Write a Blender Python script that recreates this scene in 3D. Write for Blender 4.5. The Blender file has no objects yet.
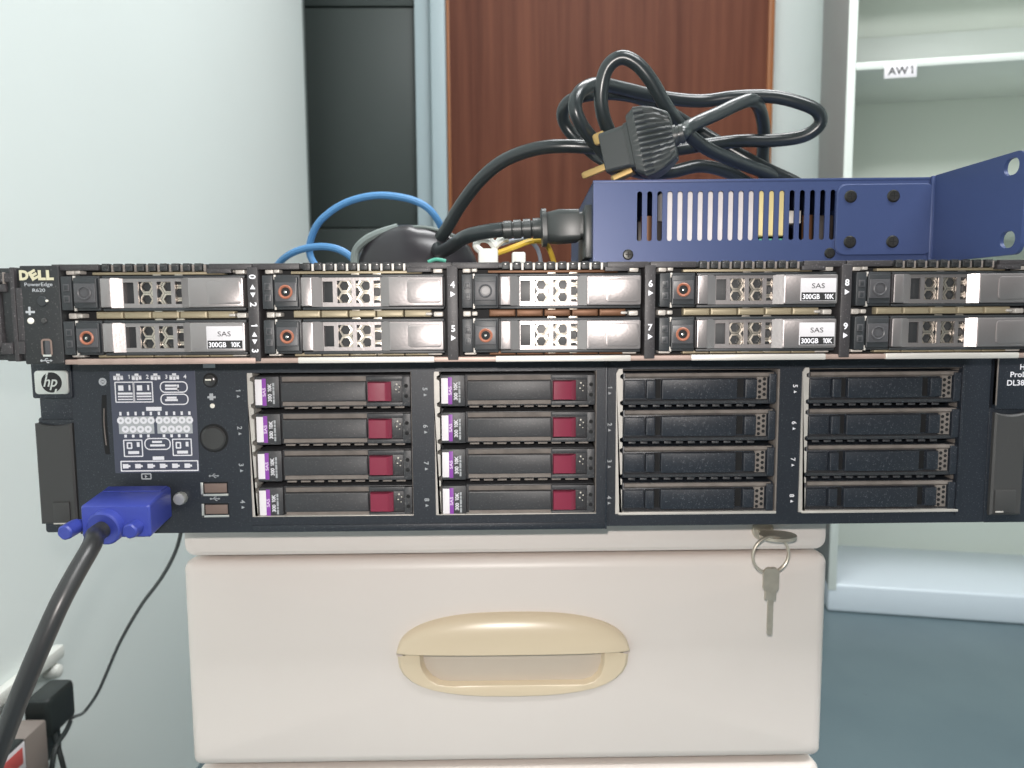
import bpy, bmesh, math, random
from mathutils import Vector, Matrix
random.seed(7)
PI = math.pi
SC = bpy.context.scene
COL = SC.collection
MM = 0.001

# ------------------------------------------------------------------ materials
def lin(c):
    return tuple(((v/255)/12.92 if v/255 <= 0.04045 else ((v/255+0.055)/1.055)**2.4) for v in c)

def mat(name, rgb, rough=0.5, metal=0.0, speck=None, speck_scale=1500, speck_at=0.66, mottle=0.0, mottle_scale=40,
        bump=0.0, bump_scale=400, coat=0.0, spec=0.5):
    m = bpy.data.materials.new(name); m.use_nodes = True
    nt = m.node_tree; n = nt.nodes; b = n['Principled BSDF']
    b.inputs['Roughness'].default_value = rough
    b.inputs['Metallic'].default_value = metal
    b.inputs['Specular IOR Level'].default_value = spec
    b.inputs['Coat Weight'].default_value = coat
    c = lin(rgb) + (1,)
    tc = n.new('ShaderNodeTexCoord')
    src = None
    rgbn = n.new('ShaderNodeRGB'); rgbn.outputs[0].default_value = c; src = rgbn.outputs[0]
    if mottle:
        t = n.new('ShaderNodeTexNoise'); t.inputs['Scale'].default_value = mottle_scale; t.inputs['Detail'].default_value = 4
        nt.links.new(tc.outputs['Object'], t.inputs['Vector'])
        mx = n.new('ShaderNodeMix'); mx.data_type = 'RGBA'; mx.blend_type = 'MULTIPLY'
        r = n.new('ShaderNodeMapRange'); r.inputs['To Min'].default_value = 1-mottle; r.inputs['To Max'].default_value = 1+mottle
        nt.links.new(t.outputs['Fac'], r.inputs['Value'])
        mx.inputs['Factor'].default_value = 1
        nt.links.new(src, mx.inputs[6]); nt.links.new(r.outputs[0], mx.inputs[7]); src = mx.outputs[2]
    if speck:
        t = n.new('ShaderNodeTexNoise'); t.inputs['Scale'].default_value = speck_scale; t.inputs['Detail'].default_value = 1
        nt.links.new(tc.outputs['Object'], t.inputs['Vector'])
        r = n.new('ShaderNodeMapRange'); r.inputs['From Min'].default_value = speck_at; r.inputs['From Max'].default_value = speck_at+0.12
        nt.links.new(t.outputs['Fac'], r.inputs['Value'])
        mx = n.new('ShaderNodeMix'); mx.data_type = 'RGBA'
        nt.links.new(r.outputs[0], mx.inputs['Factor'])
        nt.links.new(src, mx.inputs[6]); mx.inputs[7].default_value = lin(speck)+(1,); src = mx.outputs[2]
    nt.links.new(src, b.inputs['Base Color'])
    if bump:
        t = n.new('ShaderNodeTexNoise'); t.inputs['Scale'].default_value = bump_scale; t.inputs['Detail'].default_value = 3
        nt.links.new(tc.outputs['Object'], t.inputs['Vector'])
        bp = n.new('ShaderNodeBump'); bp.inputs['Strength'].default_value = bump; bp.inputs['Distance'].default_value = 0.0004
        nt.links.new(t.outputs['Fac'], bp.inputs['Height']); nt.links.new(bp.outputs[0], b.inputs['Normal'])
    return m

M = {}
M['hp_black'] = mat('hp_black_plastic', (36, 41, 49), 0.42, speck=(96, 100, 104), speck_scale=1700, speck_at=0.64, bump=0.25, bump_scale=1800)
M['hp_drive'] = mat('hp_drive_plastic', (60, 61, 64), 0.45, speck=(100, 98, 98), speck_scale=1500, speck_at=0.62, bump=0.2, bump_scale=1500)
M['hp_dust'] = mat('dusty_plastic', (120, 113, 108), 0.7, mottle=0.4, mottle_scale=160)
M['hp_blank'] = mat('blank_plastic', (39, 44, 52), 0.4, speck=(98, 102, 108), speck_scale=1700, speck_at=0.63, bump=0.25, bump_scale=1800)
M['hp_ear'] = mat('ear_plastic', (62, 62, 62), 0.55, bump=0.2)
M['recess'] = mat('dark_recess', (18, 19, 21), 0.8)
M['zinc'] = mat('dull_zinc', (196, 192, 186), 0.5, metal=0.25, mottle=0.15, mottle_scale=120)
M['label_white'] = mat('white_label', (236, 232, 236), 0.45)
M['dell_label'] = mat('grey_white_label', (196, 194, 198), 0.5)
M['label_purple'] = mat('purple_band', (142, 70, 170), 0.45)
M['label_lilac'] = mat('lilac_letter', (232, 208, 240), 0.5)
M['print_white'] = mat('white_print', (226, 226, 232), 0.6)
M['print_grey'] = mat('grey_print', (170, 174, 178), 0.6)
M['print_black'] = mat('black_print', (28, 28, 30), 0.6)
M['burgundy'] = mat('burgundy_latch', (136, 50, 72), 0.32, bump=0.1)
M['slate_label'] = mat('slate_label', (70, 74, 90), 0.5)
M['chrome'] = mat('polished_metal', (215, 213, 208), 0.22, metal=1)
M['plate_silver'] = mat('silver_plate', (205, 207, 203), 0.35, metal=0.6)
M['usb_tongue'] = mat('usb_tongue', (122, 104, 96), 0.5)
M['lens_grey'] = mat('button_translucent', (62, 62, 62), 0.22)
M['led'] = mat('light_pipe', (235, 232, 220), 0.25)
M['dell_black'] = mat('black_painted_steel', (36, 38, 40), 0.5, speck=(88, 86, 86), speck_scale=1600, speck_at=0.66)
M['dell_div'] = mat('divider_plastic', (52, 50, 52), 0.5, speck=(104, 100, 102), speck_scale=1500, speck_at=0.64)
M['dell_dark'] = mat('charcoal_plastic', (44, 47, 50), 0.45)
M['button_grey'] = mat('grey_button', (70, 70, 73), 0.4)
M['lever'] = mat('nickel_lever', (156, 151, 151), 0.40, metal=0.8, bump=0.12, bump_scale=900)
M['comb'] = mat('bare_metal_comb', (196, 188, 176), 0.35, metal=0.9)
M['orange'] = mat('orange_ring', (152, 94, 72), 0.4)
M['gasket'] = mat('beige_gasket', (160, 150, 126), 0.5, metal=0.3, mottle=0.25, mottle_scale=90)
M['copper'] = mat('copper_gasket', (106, 74, 52), 0.5, metal=0.4, mottle=0.3, mottle_scale=90)
M['lip'] = mat('bright_steel_lip', (212, 208, 202), 0.4, metal=0.5)
M['lip_dull'] = mat('pinkish_steel_lip', (165, 145, 136), 0.5, metal=0.4, mottle=0.25, mottle_scale=120)
M['gold_letter'] = mat('pale_gold_letter', (206, 200, 172), 0.4, metal=0.3)
M['blue_paint'] = mat('blue_powder_coat', (54, 69, 110), 0.42, metal=0.15, bump=0.15, bump_scale=2500, spec=0.6)
M['screw'] = mat('black_screw', (62, 62, 60), 0.35, metal=0.7)
M['board_white'] = mat('white_transformer', (236, 232, 232), 0.6, mottle=0.12, mottle_scale=150)
M['board_yellow'] = mat('yellow_coil_tape', (236, 220, 160), 0.5)
M['board_dark'] = mat('dark_circuit_board', (44, 38, 36), 0.5, mottle=0.5, mottle_scale=300)
M['cord'] = mat('black_cord_rubber', (40, 46, 48), 0.28, bump=0.05, spec=0.6)
M['plug'] = mat('dark_grey_plug', (56, 60, 60), 0.38)
M['brass'] = mat('brass_pin', (178, 150, 98), 0.45, metal=0.6)
M['vga_blue'] = mat('blue_plastic', (54, 66, 148), 0.42, spec=0.5)
M['vga_cord'] = mat('vga_cord_rubber', (44, 45, 46), 0.35, bump=0.05)
M['thin_cord'] = mat('thin_cord', (88, 92, 92), 0.6)
M['net_blue'] = mat('blue_network_cable', (84, 140, 192), 0.45)
M['cream'] = mat('cream_plastic', (232, 223, 217), 0.38, mottle=0.03, mottle_scale=8, bump=0.1, bump_scale=60)
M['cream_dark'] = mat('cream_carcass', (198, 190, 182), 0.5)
M['cup'] = mat('taupe_cup', (206, 194, 180), 0.5)
M['beige'] = mat('beige_handle', (222, 205, 178), 0.28)
M['steel'] = mat('worn_key_steel', (196, 188, 174), 0.35, metal=0.55, mottle=0.2, mottle_scale=200)
M['mouse'] = mat('black_mouse_plastic', (44, 42, 46), 0.3)
M['mouse_rim'] = mat('grey_mouse_rim', (120, 130, 128), 0.4)
M['white_plastic'] = mat('white_plastic', (226, 228, 222), 0.45)
M['yellow_wire'] = mat('yellow_wire', (206, 172, 62), 0.45)
M['grey_wire'] = mat('grey_wire', (140, 150, 165), 0.45)
M['teal_wire'] = mat('teal_wire', (80, 160, 140), 0.45)
M['adapter'] = mat('black_adapter', (36, 42, 42), 0.5)
M['strip_grey'] = mat('taupe_socket', (138, 128, 122), 0.5)
M['red_tag'] = mat('red_tag', (214, 96, 92), 0.5)
M['wall_paint'] = mat('white_wall_paint', (224, 232, 230), 0.75, mottle=0.02, mottle_scale=3, bump=0.1, bump_scale=120)
M['jamb'] = mat('pale_blue_grey_frame', (162, 177, 182), 0.5)
M['alu'] = mat('grey_edge_trim', (112, 120, 118), 0.5)
M['dark_panel'] = mat('dark_door_panel', (52, 60, 58), 0.55)
M['shelf_white'] = mat('white_painted_steel', (222, 228, 222), 0.35)
M['plinth_white'] = mat('bluish_white_steel', (214, 224, 232), 0.3)
M['shelf_side'] = mat('shade_toned_side', (158, 162, 160), 0.5)  # darker grey puts the shade on the outer side face into its colour
M['shelf_back'] = mat('grey_green_steel', (222, 228, 218), 0.5)
M['ceiling_white'] = mat('ceiling_white', (235, 235, 232), 0.9)

def wood():
    m = bpy.data.materials.new('reddish_brown_wood'); m.use_nodes = True
    nt = m.node_tree; n = nt.nodes; b = n['Principled BSDF']
    tc = n.new('ShaderNodeTexCoord'); mp = n.new('ShaderNodeMapping')
    mp.inputs['Scale'].default_value = (14, 14, 0.5)
    t = n.new('ShaderNodeTexNoise'); t.inputs['Scale'].default_value = 2.2; t.inputs['Detail'].default_value = 7; t.inputs['Roughness'].default_value = 0.6
    cr = n.new('ShaderNodeValToRGB')
    cr.color_ramp.elements[0].position = 0.3; cr.color_ramp.elements[0].color = lin((84, 44, 30))+(1,)
    cr.color_ramp.elements[1].position = 0.7; cr.color_ramp.elements[1].color = lin((112, 66, 48))+(1,)
    nt.links.new(tc.outputs['Object'], mp.inputs['Vector']); nt.links.new(mp.outputs[0], t.inputs['Vector'])
    nt.links.new(t.outputs['Fac'], cr.inputs['Fac']); nt.links.new(cr.outputs[0], b.inputs['Base Color'])
    b.inputs['Roughness'].default_value = 0.55; b.inputs['Specular IOR Level'].default_value = 0.2
    return m
M['wood'] = wood()
M['wood_edge'] = mat('orange_wood_edging', (150, 92, 48), 0.5, mottle=0.15, mottle_scale=12)

def vinyl():
    m = bpy.data.materials.new('grey_blue_vinyl'); m.use_nodes = True
    nt = m.node_tree; n = nt.nodes; b = n['Principled BSDF']
    tc = n.new('ShaderNodeTexCoord')
    t = n.new('ShaderNodeTexNoise'); t.inputs['Scale'].default_value = 5; t.inputs['Detail'].default_value = 6
    cr = n.new('ShaderNodeValToRGB')
    cr.color_ramp.elements[0].position = 0.3; cr.color_ramp.elements[0].color = lin((92, 109, 116))+(1,)
    cr.color_ramp.elements[1].position = 0.7; cr.color_ramp.elements[1].color = lin((100, 117, 123))+(1,)
    v = n.new('ShaderNodeTexNoise'); v.inputs['Scale'].default_value = 34; v.inputs['Detail'].default_value = 2
    r = n.new('ShaderNodeMapRange'); r.inputs['From Min'].default_value = 0.74; r.inputs['From Max'].default_value = 0.78
    mx = n.new('ShaderNodeMix'); mx.data_type = 'RGBA'
    nt.links.new(tc.outputs['Object'], t.inputs['Vector']); nt.links.new(tc.outputs['Object'], v.inputs['Vector'])
    nt.links.new(t.outputs['Fac'], cr.inputs['Fac']); nt.links.new(v.outputs['Fac'], r.inputs['Value'])
    nt.links.new(r.outputs[0], mx.inputs['Factor']); nt.links.new(cr.outputs[0], mx.inputs[6])
    mx.inputs[7].default_value = lin((90, 104, 112))+(1,)
    nt.links.new(mx.outputs[2], b.inputs['Base Color'])
    b.inputs['Roughness'].default_value = 0.32
    return m
M['vinyl'] = vinyl()

# ------------------------------------------------------------------ mesh builder (millimetres)
_text = {}
def text_mesh(s, offset=0.0):
    if '1' in s and len(s) > 0:
        key = (s, offset)
        if key not in _text:
            import re
            vs, fs, x = [], [], 0.0
            for seg in re.findall('1|[^1]+', s):
                if seg == '1':
                    w = 0.09+offset*1.5; n = len(vs); x += 0.04
                    pts = [(x+.24-w/2, 0), (x+.24+w/2, 0), (x+.24+w/2, .72), (x+.24-w/2+.01, .72), (x+.05, .58), (x+.05, .58-w), (x+.24-w/2, .60)]
                    vs += [(a, b, 0) for a, b in pts]; fs.append(tuple(range(n, n+7))); x += 0.24+w/2+0.09
                else:
                    lead = len(seg)-len(seg.lstrip()); trail = len(seg)-len(seg.rstrip()); x += lead*0.3
                    v2, f2 = text_mesh(seg.strip(), offset)
                    if v2:
                        xa = min(v[0] for v in v2); xb = max(v[0] for v in v2); n = len(vs)
                        vs += [(v[0]-xa+x, v[1], 0) for v in v2]; fs += [tuple(i+n for i in f) for f in f2]; x += xb-xa+0.07
                    x += trail*0.3
            _text[key] = (vs, fs)
        return _text[key]
    key = (s, offset)
    if key not in _text:
        cu = bpy.data.curves.new('t', 'FONT'); cu.body = s; cu.size = 1; cu.resolution_u = 3; cu.offset = offset
        ob = bpy.data.objects.new('t', cu); COL.objects.link(ob)
        dg = bpy.context.evaluated_depsgraph_get(); dg.update()
        me = bpy.data.meshes.new_from_object(ob.evaluated_get(dg))
        vs = [tuple(v.co) for v in me.vertices]; fs = [tuple(p.vertices) for p in me.polygons]
        bpy.data.objects.remove(ob); bpy.data.curves.remove(cu); bpy.data.meshes.remove(me)
        _text[key] = (vs, fs)
    return _text[key]

def rrect(hw, hh, r, k=4, e=1):
    """rounded rectangle loop about the origin; e extra points along each side"""
    r = max(min(r, hw*0.999, hh*0.999), 1e-4)
    pts = []
    for cx, cz, a0 in ((hw-r, hh-r, 0), (-hw+r, hh-r, 90), (-hw+r, -hh+r, 180), (hw-r, -hh+r, 270)):
        for i in range(k+1):
            a = math.radians(a0 + 90*i/k); pts.append((cx+r*math.cos(a), cz+r*math.sin(a)))
    if e > 1:
        out = []
        for i, p in enumerate(pts):
            q = pts[(i+1) % len(pts)]; out.append(p)
            if math.dist(p, q) > min(hw, hh)*0.5:
                for j in range(1, e): out.append((p[0]+(q[0]-p[0])*j/e, p[1]+(q[1]-p[1])*j/e))
        pts = out
    return pts

class B:
    def __init__(self, *mats):
        self.bm = bmesh.new(); self.mats = [M[m] for m in mats]; self.names = list(mats)
    def mi(self, m):
        if m is None: return 0
        if m not in self.names: self.names.append(m); self.mats.append(M[m])
        return self.names.index(m)
    def face(self, vs, m):
        try:
            f = self.bm.faces.new(vs); f.material_index = m; return f
        except ValueError:
            return None
    def loft(self, loops, m=None, cap0=True, cap1=True, closed=True, mcap=None):
        m = self.mi(m); mc = m if mcap is None else self.mi(mcap)
        V = [[self.bm.verts.new(p) for p in lp] for lp in loops]
        n = len(V[0])
        for a, b in zip(V, V[1:]):
            for i in range(n if closed else n-1):
                j = (i+1) % n
                self.face((a[i], a[j], b[j], b[i]), m)
        if cap0: self.face(list(reversed(V[0])), m)
        if cap1: self.face(V[-1], mc)
        return V
    def slab(self, x0, x1, z0, z1, yb, yf, r=0.3, bev=0.3, m=None, k=3, mcap=None):
        """solid facing the viewer: back at yb, front at yf (smaller y), rounded corners, bevelled front edge"""
        cx, cz, hw, hh = (x0+x1)/2, (z0+z1)/2, abs(x1-x0)/2, abs(z1-z0)/2
        bev = min(bev, hw*0.9, hh*0.9, abs(yb-yf)*0.9); s = 1 if yb > yf else -1
        L = []
        for y, ins in ((yb, 0), (yf+s*bev, 0), (yf+s*bev*0.3, bev*0.3), (yf, bev)):
            L.append([(cx+a, y, cz+b) for a, b in rrect(hw-ins, hh-ins, max(r-ins*0.5, 0.02), k)])
        self.loft(L, m, mcap=mcap)
    def box(self, x0, x1, y0, y1, z0, z1, bev=0.0, m=None, seg=2):
        m = self.mi(m)
        vs = [self.bm.verts.new((x, y, z)) for x in (x0, x1) for y in (y0, y1) for z in (z0, z1)]
        fs = []
        for q in ((0,1,3,2), (4,6,7,5), (0,4,5,1), (2,3,7,6), (0,2,6,4), (1,5,7,3)):
            fs.append(self.face([vs[i] for i in q], m))
        if bev:
            es = list({e for f in fs for e in f.edges})
            r = bmesh.ops.bevel(self.bm, geom=es, offset=bev, segments=seg, affect='EDGES', profile=0.5)
            for f in r['faces']: f.material_index = m
    def rect(self, x0, x1, z0, z1, y, m=None):
        self.face([self.bm.verts.new(p) for p in ((x0,y,z0),(x1,y,z0),(x1,y,z1),(x0,y,z1))], self.mi(m))
    def outline(self, x0, x1, z0, z1, t, r, y, m=None):
        cx, cz = (x0+x1)/2, (z0+z1)/2
        a = [(cx+p, y, cz+q) for p, q in rrect((x1-x0)/2, (z1-z0)/2, r, 5)]
        b = [(cx+p, y, cz+q) for p, q in rrect((x1-x0)/2-t, (z1-z0)/2-t, max(r-t, 0.03), 5)]
        self.loft([a, b], m, False, False)
    def ring(self, cx, cz, r0, r1, y, m=None, n=14):
        a = [(cx+r1*math.cos(2*PI*i/n), y, cz+r1*math.sin(2*PI*i/n)) for i in range(n)]
        if r0 <= 0: self.face([self.bm.verts.new(p) for p in a], self.mi(m)); return
        b = [(cx+r0*math.cos(2*PI*i/n), y, cz+r0*math.sin(2*PI*i/n)) for i in range(n)]
        self.loft([a, b], m, False, False)
    def poly(self, pts, y, m=None):
        self.face([self.bm.verts.new((p[0], y, p[1])) for p in pts], self.mi(m))
    def disc(self, cx, cz, prof, m=None, n=24, caps=True):
        """lathe about the viewing axis: prof = [(radius, y), ...] back to front"""
        L = [[(cx+r*math.cos(2*PI*i/n), y, cz+r*math.sin(2*PI*i/n)) for i in range(n)] for r, y in prof]
        self.loft(L, m, caps, caps)
    def axis(self, p, d, prof, m=None, n=20, caps=True, shape=None):
        """lathe about any axis: prof = [(distance along, radius)]; shape(i, t) scales radius"""
        p = Vector(p); d = Vector(d).normalized()
        u = d.orthogonal().normalized(); w = d.cross(u)
        L = []
        for s, r in prof:
            L.append([tuple(p+d*s+(u*math.cos(2*PI*i/n)+w*math.sin(2*PI*i/n))*r*(shape(i) if shape else 1)) for i in range(n)])
        self.loft(L, m, caps, caps)
    def tube(self, pts, r, m=None, n=12, sub=8, caps=True, taper=None):
        P = [Vector(p) for p in pts]; S = []
        for i in range(len(P)-1):
            p0, p1, p2, p3 = P[max(i-1, 0)], P[i], P[i+1], P[min(i+2, len(P)-1)]
            for j in range(sub):
                t = j/sub
                S.append(0.5*((2*p1)+(p2-p0)*t+(2*p0-5*p1+4*p2-p3)*t*t+(3*p1-p0-3*p2+p3)*t**3))
        S.append(P[-1])
        L = []; T = (S[1]-S[0]).normalized(); u = T.orthogonal().normalized()
        for i, s in enumerate(S):
            t = (S[min(i+1, len(S)-1)]-S[max(i-1, 0)]).normalized()
            u = (u-t*u.dot(t)).normalized(); w = t.cross(u)
            rr = r if taper is None else r*taper(i/(len(S)-1))
            L.append([tuple(s+(u*math.cos(2*PI*k/n)+w*math.sin(2*PI*k/n))*rr) for k in range(n)])
        self.loft(L, m, caps, caps)
    def plate_holes(self, x0, x1, z0, z1, yf, yb, holes, m=None):
        """plate with rectangular holes, one continuous mesh"""
        m = self.mi(m)
        xs = sorted({x0, x1} | {h[0] for h in holes} | {h[1] for h in holes})
        zs = sorted({z0, z1} | {h[2] for h in holes} | {h[3] for h in holes})
        g = {}
        def v(i, j, y):
            if (i, j, y) not in g: g[i, j, y] = self.bm.verts.new((xs[i], y, zs[j]))
            return g[i, j, y]
        def solid(i, j):
            if i < 0 or j < 0 or i >= len(xs)-1 or j >= len(zs)-1: return False
            cx, cz = (xs[i]+xs[i+1])/2, (zs[j]+zs[j+1])/2
            return not any(h[0] < cx < h[1] and h[2] < cz < h[3] for h in holes)
        for i in range(len(xs)-1):
            for j in range(len(zs)-1):
                if not solid(i, j): continue
                self.face([v(i,j,yf), v(i+1,j,yf), v(i+1,j+1,yf), v(i,j+1,yf)], m)
                self.face([v(i,j+1,yb), v(i+1,j+1,yb), v(i+1,j,yb), v(i,j,yb)], m)
                for di, dj, a, b in ((-1,0,(i,j),(i,j+1)), (1,0,(i+1,j+1),(i+1,j)), (0,-1,(i+1,j),(i,j)), (0,1,(i,j+1),(i+1,j+1))):
                    if not solid(i+di, j+dj):
                        self.face([v(*a,yf), v(*b,yf), v(*b,yb), v(*a,yb)], m)
    def text(self, s, x, z, h, y, m=None, rot=0, width=None, bold=0.0, align='c', shear=0.0):
        """printed letters facing the viewer; h = capital height"""
        vs, fs = text_mesh(s, bold)
        if not vs: return
        m = self.mi(m)
        xa, xb = min(v[0] for v in vs), max(v[0] for v in vs)
        k = h/0.72; kx = k if width is None else width/(xb-xa)
        off = {'c': (xa+xb)/2, 'l': xa, 'r': xb}[align]
        c, sn = math.cos(math.radians(rot)), math.sin(math.radians(rot))
        W = []
        for v in vs:
            a, b = (v[0]-off)*kx + shear*(v[1]-0.36)*k, (v[1]-0.36)*k
            W.append(self.bm.verts.new((x+a*c-b*sn, y, z+a*sn+b*c)))
        for f in fs: self.face([W[i] for i in f], m)
    def xform(self, mtx):
        bmesh.ops.transform(self.bm, matrix=mtx, verts=self.bm.verts)
    def build(self, name, parent=None, loc=(0, 0, 0), scale=MM, smooth=True, label=None, normals=True):
        if scale != 1: bmesh.ops.scale(self.bm, vec=(scale,)*3, verts=self.bm.verts)
        if normals: bmesh.ops.recalc_face_normals(self.bm, faces=self.bm.faces)
        me = bpy.data.meshes.new(name); self.bm.to_mesh(me); self.bm.free()
        for mm in self.mats: me.materials.append(mm)
        if smooth:
            for p in me.polygons: p.use_smooth = True
            me.set_sharp_from_angle(angle=math.radians(32))
        o = bpy.data.objects.new(name, me); COL.objects.link(o); o.location = loc
        if parent: o.parent = parent
        if label: o['label'] = label
        return o

def tag(o, label, cat, group=None):
    o['label'] = label; o['category'] = cat
    if group: o['group'] = group
    return o
def thing(name, label, cat, loc=(0, 0, 0), rz=0, group=None):
    o = bpy.data.objects.new(name, None); COL.objects.link(o); o.empty_display_size = 0.02
    o.location = loc; o.rotation_euler = (0, 0, rz)
    return tag(o, label, cat, group)
def struct(o):
    o['kind'] = 'structure'; return o
def copy_tree(o, parent, loc):
    c = o.copy(); COL.objects.link(c); c.parent = parent; c.location = loc
    for ch in o.children:
        d = ch.copy(); COL.objects.link(d); d.parent = c
    return c

# ------------------------------------------------------------------ camera (phone held level with the servers)
CAM = Vector((0, -0.371, 0.8)); FPX = 769.0
pitch, yaw, roll = math.radians(-5.8), math.radians(-0.9), math.radians(0.34)
fwd = Vector((math.sin(-yaw)*math.cos(pitch), math.cos(yaw)*math.cos(pitch), math.sin(pitch)))
rt0 = fwd.cross(Vector((0, 0, 1))).normalized(); up0 = rt0.cross(fwd)
rt = rt0*math.cos(roll)-up0*math.sin(roll); up = up0*math.cos(roll)+rt0*math.sin(roll)
cd = bpy.data.cameras.new('camera'); cam = bpy.data.objects.new('camera', cd); COL.objects.link(cam)
cam.matrix_world = Matrix(((rt.x, up.x, -fwd.x, CAM.x), (rt.y, up.y, -fwd.y, CAM.y), (rt.z, up.z, -fwd.z, CAM.z), (0, 0, 0, 1)))
cd.sensor_width = 36; cd.lens = FPX/1024*36; cd.clip_start = 0.01
cd.dof.use_dof = True; cd.dof.focus_distance = 0.335; cd.dof.aperture_fstop = 19
SC.camera = cam
def at(px, py, Y):
    """the point of the place at depth Y that the photograph shows at (px, py), in metres"""
    d = fwd*FPX+rt*(px-512)+up*(384-py)
    return CAM+d*((Y-CAM.y)/d.y)
def atm(px, py, Y): return tuple(at(px, py, Y)*1000)

# ------------------------------------------------------------------ the room
W = 1000.0
def rbox(name, mname, x0, x1, y0, y1, z0, z1, bev=0, parent=None):
    b = B(mname); b.box(x0, x1, y0, y1, z0, z1, bev); return b.build(name, parent, scale=1)
struct(rbox('floor', 'vinyl', -1.6, 2.6, -2.2, 2.2, -0.05, 0))
struct(rbox('wall_left', 'wall_paint', -0.655, -0.535, -2.2, 1.84, 0, 2.6))
YB = 2.02
struct(rbox('wall_back', 'wall_paint', -1.6, 2.6, YB, YB+0.1, 0, 2.6))
struct(rbox('wall_right', 'wall_paint', 2.5, 2.6, -2.2, YB, 0, 2.6))
struct(rbox('ceiling', 'ceiling_white', -1.6, 2.6, -2.2, 2.2, 2.6, 2.65))
struct(rbox('trim_1', 'alu', -0.66, -0.5345, 1.841, 1.866, 0, 2.6, 0.003))
# wooden door with its edging, dark door, pale frame between
def bx(px, y=YB-0.045): return at(px, 110, y).x
d1 = rbox('door_1', 'wood', bx(448), bx(766), YB-0.045, YB-0.002, 0.008, 2.15); struct(d1)
e = B('wood_edge'); e.box(bx(766), bx(772), YB-0.05, YB-0.002, 0.008, 2.15, 0.002); e.box(bx(447.3), bx(450.5), YB-0.048, YB-0.002, 0.008, 2.15, 0.001)
e.build('edging', d1, scale=1)
t3 = B('jamb'); t3.box(bx(416), bx(432), YB-0.05, YB-0.002, 0, 2.25, 0.002); t3.box(bx(432)+0.001, bx(447), YB-0.085, YB-0.002, 0, 2.25, 0.004)
struct(t3.build('trim_2', scale=1))
d2 = B('dark_panel'); x0, x1 = bx(296), bx(416)-0.001
zt = at(360, 11, YB).z; zb = at(360, 229, YB).z
d2.box(x0, x1, YB-0.03, YB-0.002, zb+0.002, zt-0.002, 0.002); d2.box(x0, x1, YB-0.034, YB-0.002, 0.005, zb-0.002, 0.002)
d2.box(x0, x1, YB-0.034, YB-0.002, zt+0.002, 2.2, 0.002)
struct(d2.build('door_2', scale=1))
# white cable trunking along the left wall
tk = B('white_plastic'); tk.box(-0.5345, -0.522, -0.9, 0.52, 0.386, 0.402, 0.003)
struct(tk.build('trim_3', scale=1))

# ------------------------------------------------------------------ white shelving unit
sb = Vector((0.850, 1.5529, 0)); e1 = Vector((0.4526, -0.1018, 0)).normalized()
shelf = thing('storage_shelf', 'white metal shelving unit standing on the floor by the wall at the right', 'shelf', sb, math.atan2(e1.y, e1.x))
WD, DP, HT, TH = 900, 355, 2000, 20
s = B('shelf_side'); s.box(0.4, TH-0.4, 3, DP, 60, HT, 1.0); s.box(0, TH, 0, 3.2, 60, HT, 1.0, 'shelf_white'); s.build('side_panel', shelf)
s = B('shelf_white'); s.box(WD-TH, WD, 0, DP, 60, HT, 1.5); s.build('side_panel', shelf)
s = B('shelf_back'); s.box(TH, WD-TH, DP-6, DP-1, 60, HT); s.build('back_panel', shelf)
s = B('plinth_white'); s.box(0, WD, 2, DP, 1, 76, 7, seg=3); s.build('plinth', shelf)
for z in (640, 990, 1382, 1740):  # lowest board is unseen, added to shade the back panel beneath it
    s = B('shelf_white'); s.box(TH+0.5, WD-TH-0.5, 2, DP-7, z-18, z, 1.5); sh = s.build('shelf_board', shelf)
    if z != 1382: continue
    s = B('shelf_white'); s.box(TH+0.5, WD-TH-0.5, DP-16, DP-7, z+0.2, z+160, 1.5); s.build('rear_lip', sh)
s = B('label_white'); s.box(84, 156, -0.6, 1.9, 1340, 1376, 0.2)
s.text('AW1', 120, 1357, 18, -0.75, 'print_black', width=56, bold=0.02); s.build('shelf_tag', shelf, label='small white tag lettered AW1 on the shelf edge')

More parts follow.
